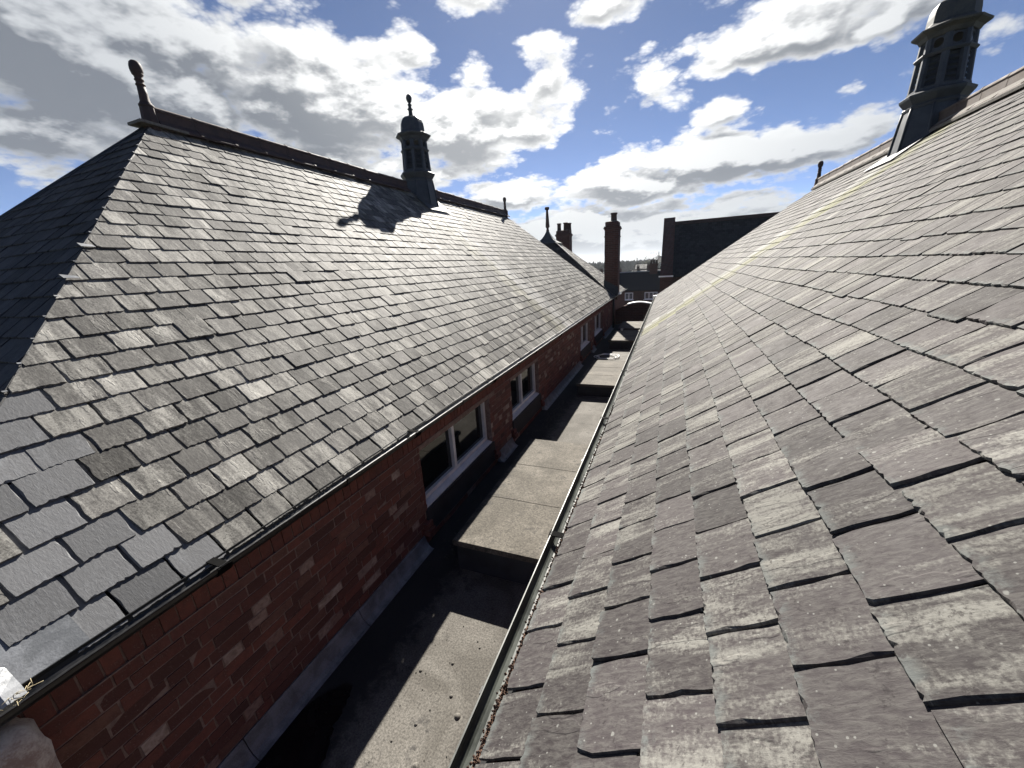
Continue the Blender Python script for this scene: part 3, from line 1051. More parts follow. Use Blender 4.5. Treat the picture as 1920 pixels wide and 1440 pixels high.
# hip capping left side (far edge of the shaded end): a slim dark lead roll
MB().tube([A3 + Vector((0, 0, -0.005)), B0 + Vector((0, 0, -0.005))], 0.022, 8).build('hip_roll', M['lead'], lroof)
# mortar fillet and stop at the near end of the ridge
vs, fs = slab([B0 + Vector((0.13, -0.16, -0.05)), B0 + Vector((0.13, 0.35, -0.06)), B0 + Vector((-0.13, 0.35, -0.06)), B0 + Vector((-0.13, -0.16, -0.05))], (0, 0, 1), 0.03)
MB().add([Vector(p) + Vector((0, 0, 0.045)) for p in vs], fs).build('ridge_bed', M['fillet'], lroof)

# ---- left hall's wall: bricks laid on a mortar core
WZ0, WZ1 = FLAT - 0.05, -1.470
WIN = [(2.92, 4.60), (5.42, 6.85), (10.75, 12.18), (13.00, 14.68)]
WTOP, WBOT = -1.705, -2.36
core = MB()
ys = [-0.15]
for a, b_ in WIN:
    ys += [a, b_]
ys.append(17.45)
xm = WALLX - 0.0035
for i in range(0, len(ys), 2):
    core.box((WALLX - 0.34, ys[i], WZ0), (xm, ys[i + 1], WZ1))
for a, b_ in WIN:
    core.box((WALLX - 0.34, a, WZ0), (xm, b_, WBOT - 0.02))
    core.box((WALLX - 0.34, a, WTOP), (xm, b_, WZ1))
lwall = core.build('wall', M['mortar'], hall)
MB().box((XB + 0.1, 0.0, GZ), (WALLX - 0.35, 17.4, LZ0 - 0.05)).build('lower_wall', M['brickwall'], hall)

r_ = random.Random(21)
bricks = []
SOLD0, SOLD1 = -1.640, -1.535


def inwin(y0, y1, z0, z1):
    for a, b_ in WIN:
        if y1 > a + 0.01 and y0 < b_ - 0.01 and z1 > WBOT - 0.31 and z0 < WTOP + 0.0:
            return True
    return False


y = -0.1
while y < 17.4:                                                # brick-on-end course under the gutter
    bricks.append((y + 0.004, y + 0.071, SOLD0 + 0.002, -1.475, 'e'))
    y += 0.075
nc = 16
for c in range(nc):
    z1 = SOLD0 - c * 0.0745 - 0.006
    z0 = z1 - 0.066
    if z0 < WZ0 - 0.02:
        break
    y = -0.1 - (0.0 if c % 2 else 0.056) - r_.uniform(0, 0.02)
    k = c * 2
    while y < 17.4:
        L = 0.215 if (k % 4 != 3) else 0.103
        if c % 3 == 1:
            L = 0.103 if k % 2 else 0.215
        if r_.random() < 0.12:
            L = 0.103
        k += 1
        y0, y1 = y + 0.004, y + L + 0.004
        y += L + 0.010
        cuts = [(y0, y1)]
        for a, b_ in WIN:
            if z1 > WBOT - 0.31 and z0 < WTOP:
                nw = []
                for p, q_ in cuts:
                    if q_ <= a or p >= b_:
                        nw.append((p, q_))
                    else:
                        if p < a - 0.03:
                            nw.append((p, a - 0.002))
                        if q_ > b_ + 0.03:
                            nw.append((b_ + 0.002, q_))
                cuts = nw
        for p, q_ in cuts:
            bricks.append((p, q_, z0 + r_.uniform(-0.002, 0.002), z1 + r_.uniform(-0.002, 0.002), 's'))
rank = []
for i, b_ in enumerate(bricks):
    P = Vector((WALLX, (b_[0] + b_[1]) / 2, (b_[2] + b_[3]) / 2))
    q = pix(P)
    ok = q and -10 < q[0] < 1930 and -10 < q[1] < 1450 and P.z > FLAT
    rank.append((P.x ** 2 / P.length_squared ** 1.5 if ok else 0, i))
rank.sort(reverse=True)
bigb = {i for a, i in rank[:299] if a > 0}
rest = MB()
bvar = {}
for i, (y0, y1, z0, z1, kd) in enumerate(bricks):
    proud = r_.uniform(-0.003, 0.003) + (0.004 if kd == 'e' else 0)
    tone = r_.uniform(0.0, 0.93) if kd == 's' else r_.uniform(0.28, 0.62)
    if kd == 's':
        hd = (y1 - y0) < 0.13
        tone = r_.uniform(0.0, 0.86)
        if r_.random() < (0.17 if hd else 0.025):
            tone = r_.uniform(0.88, 0.99)
    if i in bigb:
        m_ = MB().box((-0.05, -(y1 - y0) / 2, -(z1 - z0) / 2), (0.0, (y1 - y0) / 2, (z1 - z0) / 2), tone or 0.01, 0.0022, r_)
        me = m_.mesh('brick', M['brick_obj'] if 'brick_obj' in M else M['brick'])
        link('brick', me, lwall, Matrix.Translation((WALLX + proud, (y0 + y1) / 2, (z0 + z1) / 2)) @ Matrix.Rotation(r_.uniform(-0.006, 0.006), 4, 'X'))
    else:
        rest.box((WALLX - 0.05, y0, z0), (WALLX + proud, y1, z1), tone or 0.01, 0.0015, r_)
rest.build('brick_courses', M['brick'], lwall, kind='stuff')
# thin projecting band between the brick-on-end course and the wall below
MB().box((WALLX - 0.04, -0.1, SOLD0 - 0.0055), (WALLX + 0.012, 17.4, SOLD0 + 0.0015)).build('brick_band', M['mortar'], hall)
# soffit/fascia board behind the gutter
MB().box((WALLX - 0.05, -0.15, -1.472), (WALLX + 0.030, 17.45, -1.425)).build('fascia', M['black'], hall)


def window(parent, y0, y1, z0, z1, xg, panes=2, sill=True):
    """white frame in the opening of the wall at WALLX; xg: plane of the glass"""
    f = MB()
    w = 0.046
    f.box((xg - 0.03, y0, z0), (xg + 0.03, y1, z0 + w))
    f.box((xg - 0.03, y0, z1 - w), (xg + 0.03, y1, z1))
    f.box((xg - 0.03, y0, z0 + w), (xg + 0.03, y0 + w, z1 - w))
    f.box((xg - 0.03, y1 - w, z0 + w), (xg + 0.03, y1, z1 - w))
    fr = f.build('window', M['upvc'], parent)
    ym = y0 + (y1 - y0) * 0.46
    MB().box((xg - 0.028, ym - 0.026, z0 + w), (xg + 0.034, ym + 0.026, z1 - w)).build('mullion', M['upvc'], fr)
    for a, b_ in ((y0 + w, ym - 0.026), (ym + 0.026, y1 - w)):
        vs = [(xg - 0.012, a, z0 + w), (xg - 0.012, b_, z0 + w), (xg - 0.012, b_, z1 - w), (xg - 0.012, a, z1 - w)]
        s_, fs = slab(vs, (1, 0, 0), 0.006)
        MB().add(s_, fs).build('glass_pane', M['glass'], fr)
    if sill:
        sv = MB().sweep([(-0.06, 0.0), (-0.06, 0.036), (0.050, 0.020), (0.098, 0.006), (0.098, -0.030), (0.086, -0.030), (0.086, 0.0)], (xg, y0, z0 - 0.034), (xg, y1, z0 - 0.034), (1, 0, 0), (0, 0, 1))
        sv.build('sill', M['upvc'], fr)
    return fr


for a, b_ in WIN:
    window(hall, a + 0.004, b_ - 0.004, WBOT + 0.03, WTOP - 0.004, WALLX - 0.105)
    MB().box((WALLX - 0.30, a + 0.02, WBOT), (WALLX - 0.29, b_ - 0.02, WTOP)).build('blind_back', M['room'], hall)
    # felt dressed up the wall under the window
    MB().box((WALLX - 0.03, a - 0.03, FLAT + 0.10), (WALLX + 0.022, b_ + 0.03, WBOT - 0.012)).build('felt_apron', M['felt_dark'], hall)
    # stepped brick corbels at the foot of the piers
    for yy in (a - 0.05, b_ + 0.05):
        MB().box((WALLX - 0.02, yy - 0.055, -2.63), (WALLX + 0.075, yy + 0.055, -2.563), 0.35, 0.002).build('corbel_brick', M['brick'], hall)
        MB().box((WALLX - 0.02, yy - 0.055, -2.556), (WALLX + 0.05, yy + 0.055, -2.49), 0.45, 0.002).build('corbel_brick', M['brick'], hall)
# flashing at the foot of the wall, in lengths between the windows
fl = [(-0.1, 2.80), (4.72, 5.32), (6.96, 10.62), (12.28, 12.90), (14.80, 17.40)]
for a, b_ in fl:
    n = max(1, int((b_ - a) / 0.9))
    for i in range(n):
        y0, y1 = a + (b_ - a) * i / n, a + (b_ - a) * (i + 1) / n
        z = r_.uniform(-0.006, 0.006)
        pr = [(0.0, 0.140 + z), (0.008, 0.142 + z), (0.018, 0.122), (0.032, 0.075), (0.055, 0.034), (0.082, 0.012), (0.105, 0.007), (0.105, 0.002), (0.0, 0.002)]
        MB().sweep(pr, (WALLX + 0.004, y0 + 0.003, FLAT), (WALLX + 0.004, y1 - 0.003, FLAT), (1, 0, 0), (0, 0, 1)).build('wall_flashing', M['upstand'], hall)
gutter(hall, -2.155, -1.402, 0.10, 17.60, 1, M['black'], 'black half round gutter with a thin sunlit lip', 2)
# rough sandstone kneeler at the near corner, under the gutter
bm = bmesh.new()
bmesh.ops.create_cube(bm, size=1.0)
bmesh.ops.subdivide_edges(bm, edges=bm.edges[:], cuts=5, use_grid_fill=True)
rs = random.Random(4)
for v in bm.verts:
    q = v.co.copy()
    q = q * (0.5 / max(0.5, (abs(q.x) ** 4 + abs(q.y) ** 4 + abs(q.z) ** 4) ** 0.25)) * 1.02
    v.co = Vector((q.x * 0.26 + rs.uniform(-.006, .006), q.y * 0.30 + rs.uniform(-.008, .008), q.z * 0.40 + rs.uniform(-.006, .006)))
me = D.meshes.new('corbel_stone')
bm.to_mesh(me)
bm.free()
me.materials.append(M['stone'])
me.polygons.foreach_set('use_smooth', [True] * len(me.polygons))
link('corbel_stone', me, hall, Matrix.Translation((WALLX + 0.03, 0.135, -1.70)))['label'] = 'rough pale sandstone block at the wall end'
# lead apron and a bright lead cover where the eave slates stop
Pl = lambda u, s, h=0.0: A0 - LU * LYN0 + LU * u + LV * s + LN * h
vs, fs = slab([Pl(0.25, 0.01, 0.0), Pl(0.50, 0.01, 0.0), Pl(0.50, 0.25, -0.004), Pl(0.22, 0.25, -0.004)], LN, 0.006)
MB().add(vs, fs).build('lead_sheet', M['upstand'], lroof)
r_ = random.Random(19)
cv, cf = [], []
for i in range(7):
    for j in range(6):
        k = i / 6
        cv.append(Pl(0.0 + 0.295 * k - (0.10 if j > 3 else 0) * k * (j - 3) / 2, -0.035 + 0.045 * j, 0.045 + r_.uniform(-0.012, 0.018) + 0.03 * k * (1 - k)))
for i in range(6):
    for j in range(5):
        p = i * 6 + j
        cf.append((p, p + 6, p + 7, p + 1))
MB().add(cv, cf).build('lead_cover', M['lead_shiny'], lroof, 'bright crumpled metal flashing at the eave corner')
# hall's downpipe at the far end
MB().lathe([(0.045, -1.35), (0.045, 0.0)], (WALLX + 0.075, 17.2, -1.42), 10).build('downpipe', M['black'], hall)

finial(LXA, LYN1 + 0.02, LZA - 0.02, 'dark turned clay finial nearest, at the hipped near end of the left roof', 0.66)
finial(LXA, LYF1 - 0.02, LZA - 0.02, 'small dark finial at the far end of the left ridge beyond the cupola', 0.66)
cupola(LXA, 9.09, LZA, PL, 'dark octagonal lead cupola with ball finial astride the left roof ridge', 'lead ventilation cupolas on the ridges')

# straw caught in the gutter at the near end
r_ = random.Random(31)
st = MB()
for i in range(46):
    c = Vector((-2.15 + r_.gauss(0, 0.02), 0.25 + r_.gauss(0, 0.05), -1.405 + r_.uniform(-0.01, 0.025)))
    d = Vector((r_.gauss(0, 1), r_.gauss(0, 1.4), r_.gauss(0, 0.35))).normalized() * r_.uniform(0.010, 0.032)
    st.tube([c - d, c + d * 0.2 + Vector((0, 0, r_.uniform(0, .008))), c + d], 0.0009, 4)
st.build('dry_grass', M['straw'], None, 'wisps of dry straw lying in the near end of the black gutter', 'dry grass', None, 'stuff')

# ------------------------------------------------------------------ right hall
hall2 = empty('school_hall', (RXA, 8.7, GZ), 'school hall with large purple grey slate roof filling the right foreground', 'building', 'twin slate roofed school halls')
RU, RV, RN = Vector((0, 1, 0)), Vector((CR, 0, SRn)), Vector((-SRn, 0, CR))
XB2 = 2 * RXA - RX0
E0, E1, E2, E3 = Vector((RX0, RY0, RZ0)), Vector((RX0, RYF0, RZ0)), Vector((XB2, RYF0, RZ0)), Vector((XB2, RY0, RZ0))
F0, F1 = Vector((RXA, RY0, RZA)), Vector((RXA, RYF1, RZA))
rroof = MB().add([p + dn for p in (E0, E1, E2, E3, F0, F1)], [(1, 0, 4, 5), (2, 1, 5), (3, 2, 5, 4), (0, 3, 4), (0, 1, 2, 3)]).build('roof', M['deck'], hall2)
slate_field(rroof, E0 - RU * RY0, RU, RV, RN, RSL - 0.05, (RY0, 0.0), (RYF0, (RYF1 - RYF0) / RSL), 0.187, 0.221, M['slate_right'], 15, 300, thick=0.0092, gap=0.0065, tilt=0.052, calm=0.55, wob=0.012)
hp3 = math.atan2(RZA - RZ0, RYF0 - RYF1)
HSL3 = (RYF0 - RYF1) / math.cos(hp3)
hx3 = (RXA - RX0) / HSL3
slate_field(rroof, Vector((RXA, RYF0, RZ0)), Vector((-1, 0, 0)), Vector((0, -math.cos(hp3), math.sin(hp3))), Vector((0, math.sin(hp3), math.cos(hp3))), HSL3 - 0.05,
            (-(RXA - RX0), hx3), ((RXA - RX0), -hx3), 0.187, 0.221, M['slate_right'], 16, 0)
ridge_tiles(rroof, RXA, RZA, 1.9, RYF1 - 0.08, PR, M['ridge_right'], 13, gaps=((8.58, 9.42),), crest=0.125)
MB().sweep([(-0.135, -0.10), (-0.14, -0.065), (-0.03, 0.05), (0.03, 0.05), (0.14, -0.065), (0.135, -0.10), (0, -0.05)], (RXA, 1.6, RZA + 0.03), (RXA, RYF1, RZA + 0.03), (1, 0, 0), (0, 0, 1)).build('ridge_bed', M['fillet'], rroof)
cupola(RXA + 0.02, 9.02, RZA + 0.10, PR, 'tall lead cupola with mossy dome cut by the top edge, on the right ridge', 'lead ventilation cupolas on the ridges', lift=0.10, mossy=True)
finial(RXA, RYF1 - 0.02, RZA - 0.02, 'small dark clay finial at the far end of the right ridge', 0.66)
gutter(hall2, -0.487, -1.425, -0.9, 17.55, -1, M['gutter_in'], 'weathered half round gutter full of rusty moss', 5)
MB().box((-0.42, -0.9, GZ), (-0.34, 17.4, -1.40)).build('wall', M['brickwall'], hall2)
MB().box((-0.43, -0.9, -1.52), (-0.40, 17.5, -1.42)).build('fascia', M['black'], hall2)
# moss and grit along the slate side of the gutter
r_ = random.Random(77)
gm = MB()
y = -0.6
while y < 12:
    dens = 9 if y < 4 else 4
    for i in range(dens):
        c = Vector((-0.474 + r_.gauss(0, 0.008), y + r_.uniform(0, 0.03), -1.438 + r_.uniform(-0.01, 0.008)))
        s = r_.uniform(0.003, 0.008)
        vs = [c + Vector((r_.uniform(.6, 1) * s, 0, 0)), c + Vector((0, s, 0)), c + Vector((-s, 0, 0)), c + Vector((0, -s, 0)), c + Vector((0, 0, s)), c - Vector((0, 0, s))]
        gm.add(vs, [(0, 1, 4), (1, 2, 4), (2, 3, 4), (3, 0, 4), (1, 0, 5), (2, 1, 5), (3, 2, 5), (0, 3, 5)])
    y += 0.022 if y < 4 else 0.06
gm.sweep([(-0.018, -0.012), (0.0, -0.002), (0.03, 0.004), (0.03, -0.03), (-0.01, -0.03)], (-0.470, -0.8, -1.444), (-0.470, 17.4, -1.444), (1, 0, 0), (0, 0, 1))
gm.build('moss_debris', M['rust'], None, 'rust brown moss and grit lying along the right hand gutter', 'debris', None, 'stuff')

# ------------------------------------------------------------------ flat roof between the halls
flat = empty('flat_roof', (-1.3, 8.5, FLAT), 'grey felt flat roof running between the two halls', 'flat roof', None, 'structure')
r_ = random.Random(51)
# felt sheets of the low deck, lapped
y = -1.5
while y < 18.4:
    L = 2.02 + r_.uniform(-0.04, 0.04)
    z = FLAT + r_.uniform(-0.001, 0.001)
    n = 10
    vs, fs = [], []
    for i in range(n + 1):
        x = WALLX + (-0.40 - WALLX) * i / n
        vs += [(x, y, z + 0.003 + r_.uniform(-.001, .001)), (x, y + L, z + 0.001)]
    for i in range(n):
        fs.append((2 * i, 2 * i + 2, 2 * i + 3, 2 * i + 1))
    vs += [(WALLX, y, z - 0.03), (-0.40, y, z - 0.03)]
    fs.append((2 * n + 2, 2 * n + 3, 2 * n, 0))
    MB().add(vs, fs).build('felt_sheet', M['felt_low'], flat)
    y += L - 0.03
MB().box((WALLX - 0.01, -1.5, GZ), (-0.43, 18.4, FLAT - 0.032)).build('corridor_block', M['brickwall_dark'], flat)
pud = [(-2.139, 1.17), (-2.09, 1.30), (-1.98, 1.42), (-1.93, 1.385), (-1.88, 1.30), (-1.86, 1.17), (-1.80, 1.08), (-1.77, 0.98), (-1.74, 0.7), (-2.139, 0.7)]
r_ = random.Random(52)
out = []
for i, p in enumerate(pud):
    q_ = pud[(i + 1) % len(pud)]
    for k in range(4):
        jx = 0.012 if 0 < i < 8 else 0.0
        out.append((p[0] + (q_[0] - p[0]) * k / 4 + r_.uniform(-jx, jx), p[1] + (q_[1] - p[1]) * k / 4 + r_.uniform(-jx, jx), FLAT + 0.0075))
vs, fs = slab(list(reversed(out)), (0, 0, 1), 0.003)
MB().add(vs, fs).build('standing_water', M['wet'], flat)
# raised sections
for y0, y1, zt in ((2.62, 4.92, -2.41), (7.98, 10.20, -2.475), (12.90, 14.95, -2.45), (15.40, 17.20, -2.45)):
    x0, x1 = -1.765, -0.425
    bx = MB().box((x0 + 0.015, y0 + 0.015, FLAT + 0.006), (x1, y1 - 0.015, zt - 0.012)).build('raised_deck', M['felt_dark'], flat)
    MB().box((x0 - 0.012, y0 - 0.012, zt - 0.055), (x1, y1 + 0.012, zt - 0.004)).build('edge_trim', M['felt_box'], bx)
    n = max(2, round((y1 - y0) / 0.72))
    for i in range(n):
        a, b_ = y0 + (y1 - y0) * i / n, y0 + (y1 - y0) * (i + 1) / n
        vs, fs = [], []
        m_ = 8
        for j in range(m_ + 1):
            x = x0 + (x1 - x0) * j / m_
            dy = r_.uniform(-0.006, 0.006)
            vs += [(x, a + (dy if i else -0.012), zt + 0.0025), (x, b_ + 0.01, zt - 0.0008), (x, a + (dy if i else -0.012), zt - 0.003)]
        for j in range(m_):
            p = 3 * j
            fs += [(p, p + 3, p + 4, p + 1), (p + 2, p + 5, p + 3, p)]
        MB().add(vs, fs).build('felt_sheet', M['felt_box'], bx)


def blister(x, y, z, s, name='felt_blister'):
    pr = [(s, -0.002), (s * 0.92, s * 0.22), (s * 0.66, s * 0.5), (s * 0.3, s * 0.66), (0.002, s * 0.7)]
    MB().lathe(pr, (x, y, z + 0.003), 10).build(name, M['felt_low'], flat)


for x, y, s in ((-1.531, 1.654, 0.013), (-1.335, 1.775, 0.012), (-1.231, 1.573, 0.014), (-1.36, 1.348, 0.012), (-1.129, 1.477, 0.022), (-1.231, 1.157, 0.026), (-1.45, 1.22, .008), (-1.2, 1.95, .009)):
    blister(x, y, FLAT, s)
# black dried moss along the foot of the wall by the first window, and flecks on the felt
ms = MB()
for i in range(620):
    if i < 520:
        yy = r_.uniform(2.7, 7.6)
        xx = -1.93 + abs(r_.gauss(0, 0.09)) * r_.choice((-1, 1))
    else:
        yy, xx = r_.uniform(0.9, 2.6), r_.uniform(-2.0, -0.7)
    s = r_.uniform(0.006, 0.022) if i < 520 else r_.uniform(0.002, 0.006)
    c = Vector((xx, yy, FLAT + 0.006))
    k = [r_.uniform(0.6, 1.3) * s for _ in range(6)]
    vs = [c + Vector((k[0], 0, 0)), c + Vector((0, k[1], 0)), c + Vector((-k[2], 0, 0)), c + Vector((0, -k[3], 0)), c + Vector((0, 0, k[4] * .7))]
    ms.add(vs, [(0, 1, 4), (1, 2, 4), (2, 3, 4), (3, 0, 4)])
ms.build('dried_moss', M['moss'], None, 'black clumps of dried moss on the flat roof beside the window wall', 'moss', None, 'stuff')
# coil of hose lying in the light beyond the second raised section
pts = []
for k in range(90):
    a = 2 * math.pi * k / 34
    rr = 0.29 + 0.045 * math.sin(k * 0.21) + 0.02 * math.sin(k * 0.9)
    pts.append((-1.72 + rr * 1.12 * math.cos(a) + 0.001 * k, 11.55 + rr * 1.05 * math.sin(a) + 0.0022 * k, FLAT + 0.03 + 0.007 * (k / 34)))
MB().tube(pts, 0.010, 8).build('hose_coil', M['white'], None, 'loose coil of pale hose lying on the flat roof between raised sections', 'hose')
# small white fitting standing on the third raised section
MB().lathe([(0.035, 0.0), (0.035, 0.05), (0.05, 0.055), (0.05, 0.075), (0.01, 0.085)], (-1.55, 14.75, -2.444), 10).build('vent_cap', M['white'], None, 'small white vent cap on the third raised felt section', 'vent')

# arched parapet wall that closes the far end
arch = empty('arched_wall', (-1.2, 18.6, FLAT), 'dark brick end wall with white curved coping closing the valley', 'wall')
n = 20
vs, fs = [], []


def ztop(x):
    return -1.80 - 0.30 * ((x + 1.22) / 0.98) ** 2


xs = [-2.22 + 1.82 * i / n for i in range(n + 1)]
for x in xs:
    vs += [(x, 18.45, FLAT - 0.02), (x, 18.45, ztop(x)), (x, 18.70, ztop(x)), (x, 18.70, FLAT - 0.02)]
for i in range(n):
    p = 4 * i
    fs += [(p, p + 4, p + 5, p + 1), (p + 1, p + 5, p + 6, p + 2), (p + 2, p + 6, p + 7, p + 3)]
fs += [(0, 1, 2, 3), (4 * n + 3, 4 * n + 2, 4 * n + 1, 4 * n)]
MB().add(vs, fs).build('brick_face', M['brickwall_dark'], arch)
vs, fs = [], []
for x in [-1.72 + 1.30 * i / n for i in range(n + 1)]:
    vs += [(x, 18.41, ztop(x) + 0.002), (x, 18.41, ztop(x) + 0.045), (x, 18.74, ztop(x) + 0.045), (x, 18.74, ztop(x) + 0.002)]
for i in range(n):
    p = 4 * i
    fs += [(p, p + 4, p + 5, p + 1), (p + 1, p + 5, p + 6, p + 2), (p + 2, p + 6, p + 7, p + 3), (p + 3, p + 7, p + 4, p)]
fs += [(0, 1, 2, 3), (4 * n + 3, 4 * n + 2, 4 * n + 1, 4 * n)]
MB().add(vs, fs).build('coping', M['white'], arch)


# ------------------------------------------------------------------ corner pavilion beyond the left hall
pav = empty('corner_pavilion', (-5.7, 19.8, GZ), 'brick corner pavilion with steep pyramid slate roof and swept lead top', 'building')
px0, px1, py0, py1 = -9.2, -2.2, 17.25, 22.25
ax, ay, az = -5.72, 19.75, 1.62
zz0 = -1.41
apex = Vector((ax, ay, az - 0.15))
c4 = [Vector((px1, py0, zz0)), Vector((px1, py1, zz0)), Vector((px0, py1, zz0)), Vector((px0, py0, zz0))]
proof = MB().add([p + dn for p in c4] + [apex + dn], [(0, 1, 4), (1, 2, 4), (2, 3, 4), (3, 0, 4), (3, 2, 1, 0)]).build('roof', M['deck'], pav)
for i, (sd_, mat) in enumerate((((0, 1), M['slate_left']), ((3, 0), M['slate_shade']))):  # near face takes the slate copy with painted shade
    a, b_ = c4[sd_[0]], c4[sd_[1]]
    U_ = (b_ - a).normalized()
    nrm = (b_ - a).cross(apex - a).normalized()
    V_ = nrm.cross(U_).normalized()
    S_ = (apex - a).dot(V_)
    Lr = (b_ - a).length
    ua = (apex - a).dot(U_)
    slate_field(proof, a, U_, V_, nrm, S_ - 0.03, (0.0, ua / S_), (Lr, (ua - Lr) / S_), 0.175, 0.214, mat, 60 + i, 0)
# swept lead cap
cap = MB()
lev = [(0.62, 0.0), (0.50, 0.06), (0.36, 0.15), (0.24, 0.27), (0.14, 0.42), (0.075, 0.55), (0.05, 0.62)]
zc = az - 0.62 * (az - zz0) / 3.5 * 1.0 - 0.02
vs, fs = [], []
for q, h in lev:
    for sx, sy in ((1, -1), (1, 1), (-1, 1), (-1, -1)):
        vs.append((ax + sx * q * 1.0, ay + sy * q * 0.72, zc + h))
for i in range(len(lev) - 1):
    for k in range(4):
        j = (k + 1) % 4
        fs.append((4 * i + k, 4 * i + j, 4 * i + 4 + j, 4 * i + 4 + k))
cap.add(vs, fs)
cap.build('lead_cap', M['lead'], pav)
MB().box((px0 + 0.1, py0 + 0.05, GZ), (px1 - 0.05, py1 - 0.05, zz0 - 0.06)).build('wall', M['brickwall'], pav)
MB().box((px1 - 0.30, 17.42, -2.2), (px1 - 0.02, py1 - 0.02, zz0 - 0.03)).build('parapet', M['brickwall'], pav)
gutter(pav, px1 + 0.045, zz0 + 0.01, 17.62, py1 + 0.03, 1, M['black'], None, 9)
MB().tube([c4[0] + Vector((0, 0, 0.03)), apex + Vector((0, 0, 0.02))], 0.02, 6).build('hip_roll', M['lead'], proof)
e = empty('roof_finial', (ax, ay, zc + 0.6), 'slender turned finial on the swept lead top of the pavilion', 'finial')
MB().lathe([(0.06, 0.0), (0.085, 0.03), (0.06, 0.06), (0.05, 0.10)], (ax, ay, zc + 0.6), 12).build('base', M['terracotta'], e)
MB().lathe([(0.05, 0.10), (0.105, 0.20), (0.10, 0.26), (0.085, 0.45), (0.06, 0.85), (0.055, 0.95)], (ax, ay, zc + 0.6), 12).build('shaft', M['terracotta'], e)
MB().lathe([(0.055, 0.94), (0.10, 0.97), (0.115, 1.02), (0.11, 1.07), (0.06, 1.09), (0.01, 1.10)], (ax, ay, zc + 0.6), 12).build('knob', M['terracotta'], e)


def chimney(x0, x1, y0, y1, zb, zt, pots, label, group='brick chimney stacks', shoulder=True):
    e = empty('chimney_stack', ((x0 + x1) / 2, (y0 + y1) / 2, zb), label, 'chimney', group)
    H = zt - zb
    MB().box((x0, y0, zb), (x1, y1, zt - 0.27)).build('shaft', M['brickwall_dark'], e)
    b_ = MB()
    for z, h, o in ((zt - 0.62, 0.045, 0.022), (zt - 0.33, 0.04, 0.02), (zt - 0.29, 0.055, 0.05), (zt - 0.235, 0.05, 0.03)):
        b_.box((x0 - o, y0 - o, z), (x1 + o, y1 + o, z + h))
    b_.build('brick_band', M['brickwall_dark'], e)
    o = 0.012
    c = MB().box((x0 + o, y0 + o, zt - 0.185), (x1 - o, y1 - o, zt + 0.0))
    c.build('cap', M['brickwall_dark'], e, bevel=0.03 if shoulder else 0.008)
    MB().add([(x0 + .03, y0 + .03, zt - 0.002), (x1 - .03, y0 + .03, zt - 0.002), (x1 - .03, y1 - .03, zt - 0.002), (x0 + .03, y1 - .03, zt - 0.002), ((x0 + x1) / 2, (y0 + y1) / 2, zt + 0.07)],
             [(0, 1, 4), (1, 2, 4), (2, 3, 4), (3, 0, 4)]).build('flaunching', M['fillet'], e)
    for px, py, r0, h in pots:
        MB().lathe([(r0 * 1.1, 0.0), (r0, 0.05), (r0 * 0.9, h - 0.07), (r0 * 1.12, h - 0.06), (r0 * 1.12, h - 0.01), (r0 * 0.8, h), (r0 * 0.7, h - 0.05)], (px, py, zt), 14).build('chimney_pot', M['terracotta'], e)
    return e


ch = chimney(-2.70, -2.12, 18.05, 18.75, -1.60, 1.66, [(-2.36, 18.35, 0.13, 0.36)], 'tall slim brick chimney with one pot rising from the eave')
# lead flashing round its foot
for pts in ([(-2.72, 18.03, -1.20), (-2.10, 18.03, -1.42), (-2.10, 18.03, -1.05), (-2.72, 18.03, -0.72)],):
    vs, fs = slab(pts, (0, -1, 0), 0.012)
    MB().add(vs, fs).build('flashing', M['lead'], ch)
vs, fs = slab([(-2.10, 18.0, -1.36), (-2.02, 18.35, -1.40), (-2.02, 18.8, -1.40), (-2.12, 18.85, -1.28)], (0.6, 0, 0.8), 0.008)
MB().add(vs, fs).build('back_flashing', M['lead_pale'], ch)
chimney(-6.45, -5.62, 24.0, 24.6, 0.2, 1.97, [(-6.32, 24.3, 0.12, 0.44), (-5.90, 24.2, 0.13, 0.44), (-5.73, 24.42, 0.12, 0.42)], 'brick chimney with a cluster of pots behind the pavilion roof', shoulder=False)

# ------------------------------------------------------------------ cross wing with dark roof (faces us, in the shade)
wing = empty('school_wing', (5, 28, GZ), 'school wing with dark shaded slate roof and brick gable parapet', 'building')
wx0, wx1 = 0.12, 16.0
wy0, wy1, wz0, wz1 = 24.6, 27.9, -0.98, 2.02
wroof = MB().add([Vector(p) + dn for p in ((wx0, wy0, wz0), (wx1, wy0, wz0), (wx1, wy1, wz1), (wx0, wy1, wz1), (wx1, 2 * wy1 - wy0, wz0), (wx0, 2 * wy1 - wy0, wz0))],
                 [(0, 1, 2, 3), (3, 2, 4, 5), (0, 3, 5), (1, 4, 2), (0, 5, 4, 1)]).build('roof', M['deck'], wing)
wp = math.atan2(wz1 - wz0, wy1 - wy0)
slate_field(wroof, Vector((wx0, wy0, wz0)), Vector((1, 0, 0)), Vector((0, math.cos(wp), math.sin(wp))), Vector((0, -math.sin(wp), math.cos(wp))), (wy1 - wy0) / math.cos(wp) - 0.05,
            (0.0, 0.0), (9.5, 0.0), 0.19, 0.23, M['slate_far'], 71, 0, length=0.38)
MB().sweep(ridge_profile(0.16, wp, 0.07, 0.05), (wx0, wy1, wz1 + 0.05), (wx1, wy1, wz1 + 0.05), (0, 1, 0), (0, 0, 1)).build('ridge_capping', M['terracotta'], wroof)
